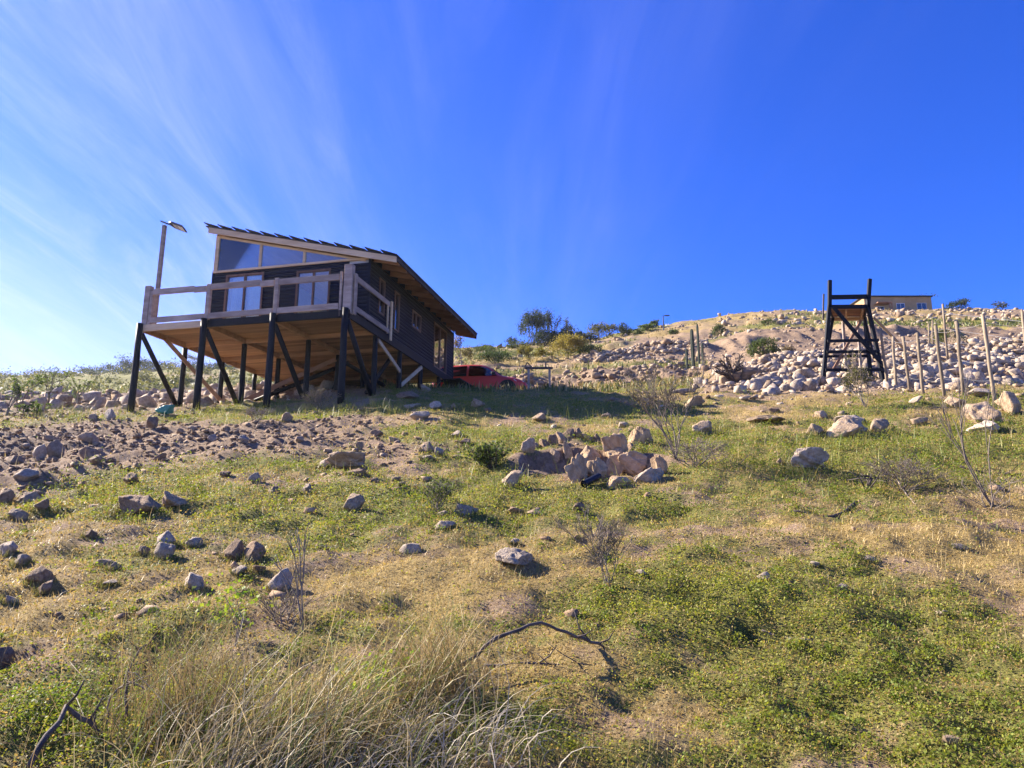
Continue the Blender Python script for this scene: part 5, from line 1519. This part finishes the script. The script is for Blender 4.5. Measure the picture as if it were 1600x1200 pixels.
stick('long dark branch lying toward the slanting sapling', [(1500, 728, 9.0), (1545, 742, 8.9), (1600, 742, 8.8), (1660, 745, 8.8)], .014, .009, forks=5, seed=9)
stick('pale curved twig beside the pit shrub', [(1100, 738, 0), (1140, 742, 9.9), (1160, 755, 0)], .012, .007, 'dead', forks=4, seed=10)
stick('curved twig in the grass by the thin grey shrub', [(965, 868, 0), (1000, 866, 6.2), (1038, 882, 0)], .009, .005, 'darkstick', forks=1, seed=11)
stick('arching dark twig inside the dry weed clump', [(197, 1130, 3.1), (200, 1050, 3.2), (218, 1015, 3.25), (245, 995, 3.3)], .006, .004, forks=4, seed=12)
stick('pale twig hooked over the dry weed clump', [(165, 1145, 3.05), (172, 1090, 3.1), (198, 1065, 3.15), (235, 1080, 3.1)], .005, .004, 'dead', forks=3, seed=13)

# ------------------------------------------------------------------ ground cover and grasses
def polar(n, d0, d1, seed, half=44):
    r = np.random.default_rng(seed)
    d = np.exp(r.uniform(math.log(d0), math.log(d1), n)); th = np.tan(np.radians(half)) * r.uniform(-1, 1, n)
    return d * th, d, r
def inpit(x, y):
    return ((x - PIT.x) / 1.05) ** 2 + ((y - PIT.y + .1) / 1.0) ** 2 < 1
# grass growing up round the stones
xs, ys, ls = [], [], []
rk = np.random.default_rng(77)
for (gx, gy, w) in ROCKPOS:
    k = int(60 + 130 * min(w, .6)); a = rk.uniform(math.pi * .95, math.pi * 2.05, k); q = w * rk.uniform(.42, .72, k)
    xs.append(gx + np.cos(a) * q); ys.append(gy + np.sin(a) * q * .85); ls.append(rk.uniform(.025, .11, k) * (.6 + w))
x, y, L = np.concatenate(xs), np.concatenate(ys), np.concatenate(ls); n = len(x)
ROCKGRASS = (x, y, L, n)
# broad little leaves
x, y, r_ = polar(600000, 2.3, 30, 81)
g_, dr_, di_, rb_ = cover(x, y)
lush = np.clip(ell(*base_proj(x, y), [q for q in GREEN if q[4] >= .9]), 0, 1)
keep = (r_.uniform(0, 1, len(x)) < np.clip(g_ * (.62 + .3 * sstep(6, 10, np.hypot(x, y))) + .12 + .55 * lush, 0, 1) * (1 - .85 * di_)) & ~inpit(x, y) & (rb_ < .3)
x, y, g_, lush = x[keep], y[keep], g_[keep], lush[keep]
n = len(x); dd = np.hypot(x, y)
lsz = (.0040 * dd ** .62 + .0022) * r_.uniform(.6, 1.5, n)
tuft = np.clip(fbm(x, y, .30, 3, 91) * 1.3 + .35, 0, 1)
z = H(x, y) + r_.uniform(0, 1, n) ** 1.3 * (.012 + .045 * tuft * g_ + .07 * lush) * np.clip(dd / 6, .8, 1.8)
V, Fc = leaf_geo(np.stack([x, y, z], -1), lsz, r_, flat=.35, aspect=.75)
hue = np.clip(.82 - .38 * sstep(6, 10, dd) + 1.1 * fbm(x, y, 1.1, 3, 92) + .3 * r_.normal(size=n) - .55 * lush, 0, 1)[:, None]
col = np.array((.12, .20, .022))[None] * (1 - hue) + np.array((.32, .315, .055))[None] * hue
col = col * r_.uniform(.75, 1.15, n)[:, None]
br = (r_.uniform(0, 1, n) < .48 + .22 * (1 - g_) - .42 * lush)[:, None]
col = np.where(br, np.array((.34, .24, .10))[None] * r_.uniform(.6, 1.2, n)[:, None], col)
o = link(bpy.data.objects.new('ground_leaves', npmesh('ground_leaves', V, Fc, M['leaf'], np.repeat(col, 4, 0))))
tag(o, 'low green and yellowing weeds covering the slope', 'weeds', kind='stuff')
# blades
def blades(x, y, L, wdt, r, col, lean=.5, z0=None, segs=2, bias=(0, 0)):
    n = len(x); z = H(x, y) if z0 is None else z0
    a = r.uniform(0, 6.28, n); l = r.uniform(.15, 1, n) * lean
    dx, dy = np.cos(a) * l + bias[0], np.sin(a) * l + bias[1]
    wa = a + math.pi / 2 + r.uniform(-.9, .9, n); wx, wy = np.cos(wa) * wdt / 2, np.sin(wa) * wdt / 2
    rowsv = []
    for k in range(segs + 1):
        t = k / segs; zz = z + L * (t - .38 * t * t * np.minimum(l, 1.3)); q = t * t * .75 + t * .25
        cx_, cy_ = x + dx * L * q, y + dy * L * q; w = 1 - t * .93
        rowsv.append(np.stack([cx_ - wx * w, cy_ - wy * w, zz], -1)); rowsv.append(np.stack([cx_ + wx * w, cy_ + wy * w, zz], -1))
    V = np.stack(rowsv, 1).reshape(-1, 3); k2 = 2 * (segs + 1)
    f = np.array([[2 * k, 2 * k + 1, 2 * k + 3, 2 * k + 2] for k in range(segs)])
    Fc = (f[None] + (np.arange(n) * k2)[:, None, None]).reshape(-1, 4)
    return V, Fc, np.repeat(col, k2, 0)
x, y, r_ = polar(210000, 2.3, 26, 82)
g_, dr_, di_, rb_ = cover(x, y)
keep = (r_.uniform(0, 1, len(x)) < np.clip(.18 + .75 * dr_ + .25 * g_, 0, 1) * (1 - .9 * di_)) & ~inpit(x, y) & (rb_ < .4)
x, y, g_, dr_ = x[keep], y[keep], g_[keep], dr_[keep]; n = len(x); dd = np.hypot(x, y)
L = (.014 + .04 * r_.uniform(0, 1, n) ** 3) * np.clip(dd / 5, .8, 2.0) * (1 + .6 * np.clip(fbm(x, y, .5, 2, 93), 0, 1))
isg = (r_.uniform(0, 1, n) < np.clip(g_ * .75 - .12, 0, 1))[:, None]
col = np.where(isg, np.array((.20, .23, .04))[None], np.array((.52, .38, .15))[None]) * r_.uniform(.5, 1.2, n)[:, None]
V, Fc, C = blades(x, y, L, .0026 * np.clip(dd / 2.6, 1, 6), r_, col, 1.3)
tag(link(bpy.data.objects.new('short_grass', npmesh('short_grass', V, Fc, M['straw'], C))), 'short dry and green grass blades all over the slope', 'grass', kind='stuff')
x, y, L, n = ROCKGRASS
hue = rk.uniform(0, 1, n)[:, None]
col = (np.array((.13, .18, .03))[None] * (1 - hue) + np.array((.40, .31, .12))[None] * hue) * rk.uniform(.6, 1.15, n)[:, None]
V, Fc, C = blades(x, y, L, .0022 * np.clip(np.hypot(x, y) / 2.6, 1, 5), rk, col, .9)
tag(link(bpy.data.objects.new('stone_edge_grass', npmesh('stone_edge_grass', V, Fc, M['straw'], C))), 'grass growing up around the loose stones', 'grass', kind='stuff')
# weed mounds: rounded leafy clumps that break up the slope
x, y, r_ = polar(5200, 2.6, 24, 86)
g_, dr_, di_, rb_ = cover(x, y)
keep = (r_.uniform(0, 1, len(x)) < np.clip(g_ * 1.2 - .25, 0, 1) * (1 - di_)) & ~inpit(x, y) & (rb_ < .3)
x, y = x[keep], y[keep]; m_ = len(x); k = 46
rad = r_.uniform(.05, .15, m_) * np.clip(np.hypot(x, y) / 6, .7, 2.2)
cx_ = np.repeat(x, k); cy_ = np.repeat(y, k); rd = np.repeat(rad, k); n = m_ * k
q = r_.normal(size=(n, 2)) * .5; X, Y = cx_ + q[:, 0] * rd, cy_ + q[:, 1] * rd
top = np.exp(-(q ** 2).sum(1)) * rd * .75
Z = H(X, Y) + top * r_.uniform(.35, 1.0, n)
dd = np.hypot(X, Y)
V, Fc = leaf_geo(np.stack([X, Y, Z], -1), (.0045 * dd ** .62 + .004) * r_.uniform(.6, 1.4, n), r_, .2, .7)
hue = np.clip(np.repeat(r_.uniform(0, 1, m_), k) * .8 + .2 * r_.uniform(0, 1, n), 0, 1)[:, None]
col = (np.array((.10, .16, .022))[None] * (1 - hue) + np.array((.28, .29, .045))[None] * hue) * r_.uniform(.6, 1.2, n)[:, None]
tag(link(bpy.data.objects.new('weed_mounds', npmesh('weed_mounds', V, Fc, M['leaf'], np.repeat(col, 4, 0)))), 'rounded clumps of green weeds on the slope', 'weeds', kind='stuff')
# brighter grass strips before the stilts and single taller tufts
x, y, r_ = polar(90000, 8, 27, 83)
px, py = base_proj(x, y)
w = ell(px, py, [(360, 652, 240, 9, 1), (560, 640, 160, 12, 1), (90, 658, 80, 7, .9), (820, 642, 200, 9, .5), (1400, 700, 150, 30, .25), (700, 690, 60, 12, .5), (760, 760, 100, 30, .3), (1320, 730, 60, 30, .5), (1000, 670, 200, 20, .18)])
tn = np.clip(.5 + fbm(x, y, .5, 2, 94), 0, 1)
keep = (r_.uniform(0, 1, len(x)) < w * tn) & ~inpit(x, y)
x, y = x[keep], y[keep]; n = len(x)
L = r_.uniform(.08, .28, n) * (.6 + tn[keep]); hue = r_.uniform(0, 1, n)[:, None]
col = (np.array((.14, .20, .035))[None] * (1 - hue) + np.array((.34, .30, .08))[None] * hue) * r_.uniform(.7, 1.15, n)[:, None]
V, Fc, C = blades(x, y, L, .011, r_, col, .7)
tag(link(bpy.data.objects.new('green_grass', npmesh('green_grass', V, Fc, M['straw'], C))), 'brighter green grass strip before the stilts and around the pit', 'grass', kind='stuff')
# dry stalks standing here and there
x, y, r_ = polar(2600, 2.6, 20, 84)
tn = fbm(x, y, 1.2, 2, 95); keep = (tn > .05) & ~inpit(x, y); x, y = x[keep], y[keep]; n = len(x)
V, Fc, C = blades(x, y, r_.uniform(.08, .30, n), .0024 * np.clip(np.hypot(x, y) / 4, 1, 4), r_, np.array((.48, .37, .18))[None] * r_.uniform(.6, 1.2, n)[:, None], .5, segs=3)
tag(link(bpy.data.objects.new('dry_stalks', npmesh('dry_stalks', V, Fc, M['straw'], C))), 'thin dry stalks standing singly in the grass', 'grass', kind='stuff')
# far grass tufts on the slopes behind
x, y, r_ = polar(60000, 26, 100, 85, 40)
g_, dr_, di_, rb_ = cover(x, y)
keep = (r_.uniform(0, 1, len(x)) < np.clip(g_ * .9 + dr_ * .25 - .1, 0, 1)) & (rb_ < .3); x, y, g_ = x[keep], y[keep], g_[keep]; n = len(x)
isg = (r_.uniform(0, 1, n) < g_)[:, None]
col = np.where(isg, np.array((.15, .17, .04))[None], np.array((.38, .29, .13))[None]) * r_.uniform(.5, 1.2, n)[:, None]
V, Fc, C = blades(x, y, r_.uniform(.12, .45, n), .0025 * y, r_, col, .8)
tag(link(bpy.data.objects.new('far_grass', npmesh('far_grass', V, Fc, M['straw'], C))), 'tufty grass on the slopes behind the cabin', 'grass', kind='stuff')

# straw clumps in the foreground
def strands(name, lab, spots, n, Lr, sp, lean, curve, colr, seed, wd=.0022, segs=7):
    r = np.random.default_rng(seed); b0 = at(*spots[0][:2]); t = thing(name, lab, 'dry grass', b0, 0, 'dry clumps in the foreground')
    bs = [at(a, b) for a, b, *_ in spots]; pk = r.integers(0, len(bs), n)
    bx = np.array([q.x for q in bs])[pk] + r.normal(size=n) * sp; by = np.array([q.y for q in bs])[pk] + r.normal(size=n) * sp * .8
    bz = H(bx, by) - .01
    p = np.stack([bx, by, bz], -1) - np.array(b0[:])
    az = r.uniform(0, 6.28, n); el = np.abs(r.normal(size=n)) * .35
    d = np.stack([np.cos(az) * np.sin(el) + lean[0] * r.uniform(.3, 1.2, n), np.sin(az) * np.sin(el) + lean[1] * r.uniform(.3, 1.2, n), np.cos(el)], -1)
    d /= np.linalg.norm(d, axis=1)[:, None]
    L = r.uniform(*Lr, n); crv = curve * r.uniform(.3, 1.4, n); wob = r.normal(size=(n, 3)) * .12
    vs = []; w0 = wd * r.uniform(.6, 1.5, n)
    side = np.cross(d, r.normal(size=(n, 3))); side /= np.linalg.norm(side, axis=1)[:, None]
    for k in range(segs + 1):
        w = (w0 * (1 - .75 * k / segs))[:, None]
        vs += [p - side * w / 2, p + side * w / 2]
        p = p + d * (L / segs)[:, None]
        d = d + wob * .5 + np.stack([d[:, 0] * .10, d[:, 1] * .10, -crv / segs * 1.6], -1) + r.normal(size=(n, 3)) * .06
        d /= np.linalg.norm(d, axis=1)[:, None]
    V = np.stack(vs, 1).reshape(-1, 3); k2 = 2 * (segs + 1); f = np.array([[2 * k, 2 * k + 1, 2 * k + 3, 2 * k + 2] for k in range(segs)])
    Fc = (f[None] + (np.arange(n) * k2)[:, None, None]).reshape(-1, 4)
    mv = r.uniform(0, 1, n)[:, None]; col = (np.array(colr[0])[None] * (1 - mv) + np.array(colr[1])[None] * mv) * r.uniform(.6, 1.15, n)[:, None]
    col = np.where(r.uniform(0, 1, (n, 1)) < .2, np.array((.17, .21, .05))[None] * r.uniform(.7, 1.2, (n, 1)), col)
    o = link(bpy.data.objects.new('stalks', npmesh('stalks', V, Fc, M['straw'], np.repeat(col, k2, 0))), t); tag(o, kind='stuff')
    return t, b0
S1, S2 = (.20, .135, .055), (.62, .50, .24)
strands('dry_grass_clump', 'fine brown weedy tangle at the left of the straw clumps', [(260, 1150), (300, 1130), (340, 1110), (230, 1120)], 650, (.25, .62), .14, (-.02, .08), .7, ((.14, .09, .045), (.46, .34, .16)), 601, .0024)
strands('dry_grass_clump', 'long arching straw clump in the middle foreground', [(430, 1195), (500, 1180), (560, 1165), (610, 1130), (470, 1150)], 560, (.26, .64), .15, (.40, .12), .85, (S1, S2), 602, .0042)
strands('dry_grass_clump', 'upright straw tuft with bent tips right of the middle clump', [(690, 1090), (720, 1100), (660, 1110)], 420, (.3, .58), .06, (-.2, .08), .7, (S1, (.55, .40, .17)), 603, .0034)
strands('dry_grass_clump', 'grey curling stalks at the bottom centre', [(700, 1195), (760, 1185), (640, 1215), (580, 1215)], 330, (.20, .50), .14, (.3, -.05), 2.2, ((.38, .31, .20), (.62, .54, .40)), 604, .0046)
strands('dry_grass_clump', 'pale straw bunch at the bottom edge left of centre', [(380, 1230), (330, 1220), (450, 1230), (280, 1225)], 380, (.25, .55), .15, (.4, .1), .9, ((.36, .28, .15), (.62, .52, .32)), 605, .0042)
# climbing weed with bright leaves through the straw
for k, (sp_, n, lab) in enumerate(((((610, 1040), (630, 1060), (590, 1080), (650, 1100), (560, 1110)), 500, 'bright green leafy weed climbing through the middle straw clump'), (((370, 940), (360, 965), (350, 930)), 200, 'bright green leafy weed at the top of the left tangle'))):
    rg = np.random.default_rng(700 + k); b0 = unp(sp_[0][0], 1120 if k == 0 else 1010, 3.3 if k == 0 else 3.9); b0 = onground(b0.x, b0.y)
    t = thing('leafy_weed', lab, 'weed', b0)
    cs = np.array([unp(a, b, 3.35 if k == 0 else 3.95)[:] for a, b in sp_]) - np.array(b0[:])
    C = cs[rg.integers(0, len(cs), n)] + rg.normal(size=(n, 3)) * np.array([.085, .07, .05])
    V, Fc = leaf_geo(C, rg.uniform(.014, .034, n), rg, 0, .75); mv = rg.uniform(0, 1, n)[:, None]
    link(bpy.data.objects.new('leaves', npmesh('leaves', V, Fc, M['leaf'], np.repeat(np.array((.10, .20, .02)) * (1 - mv) + np.array((.30, .36, .04)) * mv, 4, 0))), t)
    sg = []
    for c in cs:
        a = Vector((rg.normal() * .04, rg.normal() * .03, 0)); m_ = a.lerp(Vector(c), .5) + Vector((.03, 0, .02)); sg += [(a, m_, .0035, .003), (m_, Vector(c), .003, .002)]
    link(bpy.data.objects.new('stem', segs_mesh(sg, 'stem', M['dead'])), t)

# ------------------------------------------------------------------ haze
hz_ = MB().box((-540, -540, -150), (540, 540, 75)).mesh('haze', M['dark'])
hz_.materials.clear()
hm = bpy.data.materials.new('haze_air'); hm.use_nodes = True
hn = hm.node_tree.nodes; hn.remove(hn['Principled BSDF'])
pv = hn.new('ShaderNodeVolumePrincipled'); pv.inputs['Color'].default_value = (.86, .92, 1, 1); pv.inputs['Density'].default_value = .0002; pv.inputs['Anisotropy'].default_value = .55
hm.node_tree.links.new(pv.outputs[0], hn['Material Output'].inputs['Volume'])
hz_.materials.append(hm)
tag(link(bpy.data.objects.new('haze', hz_)), kind='stuff')
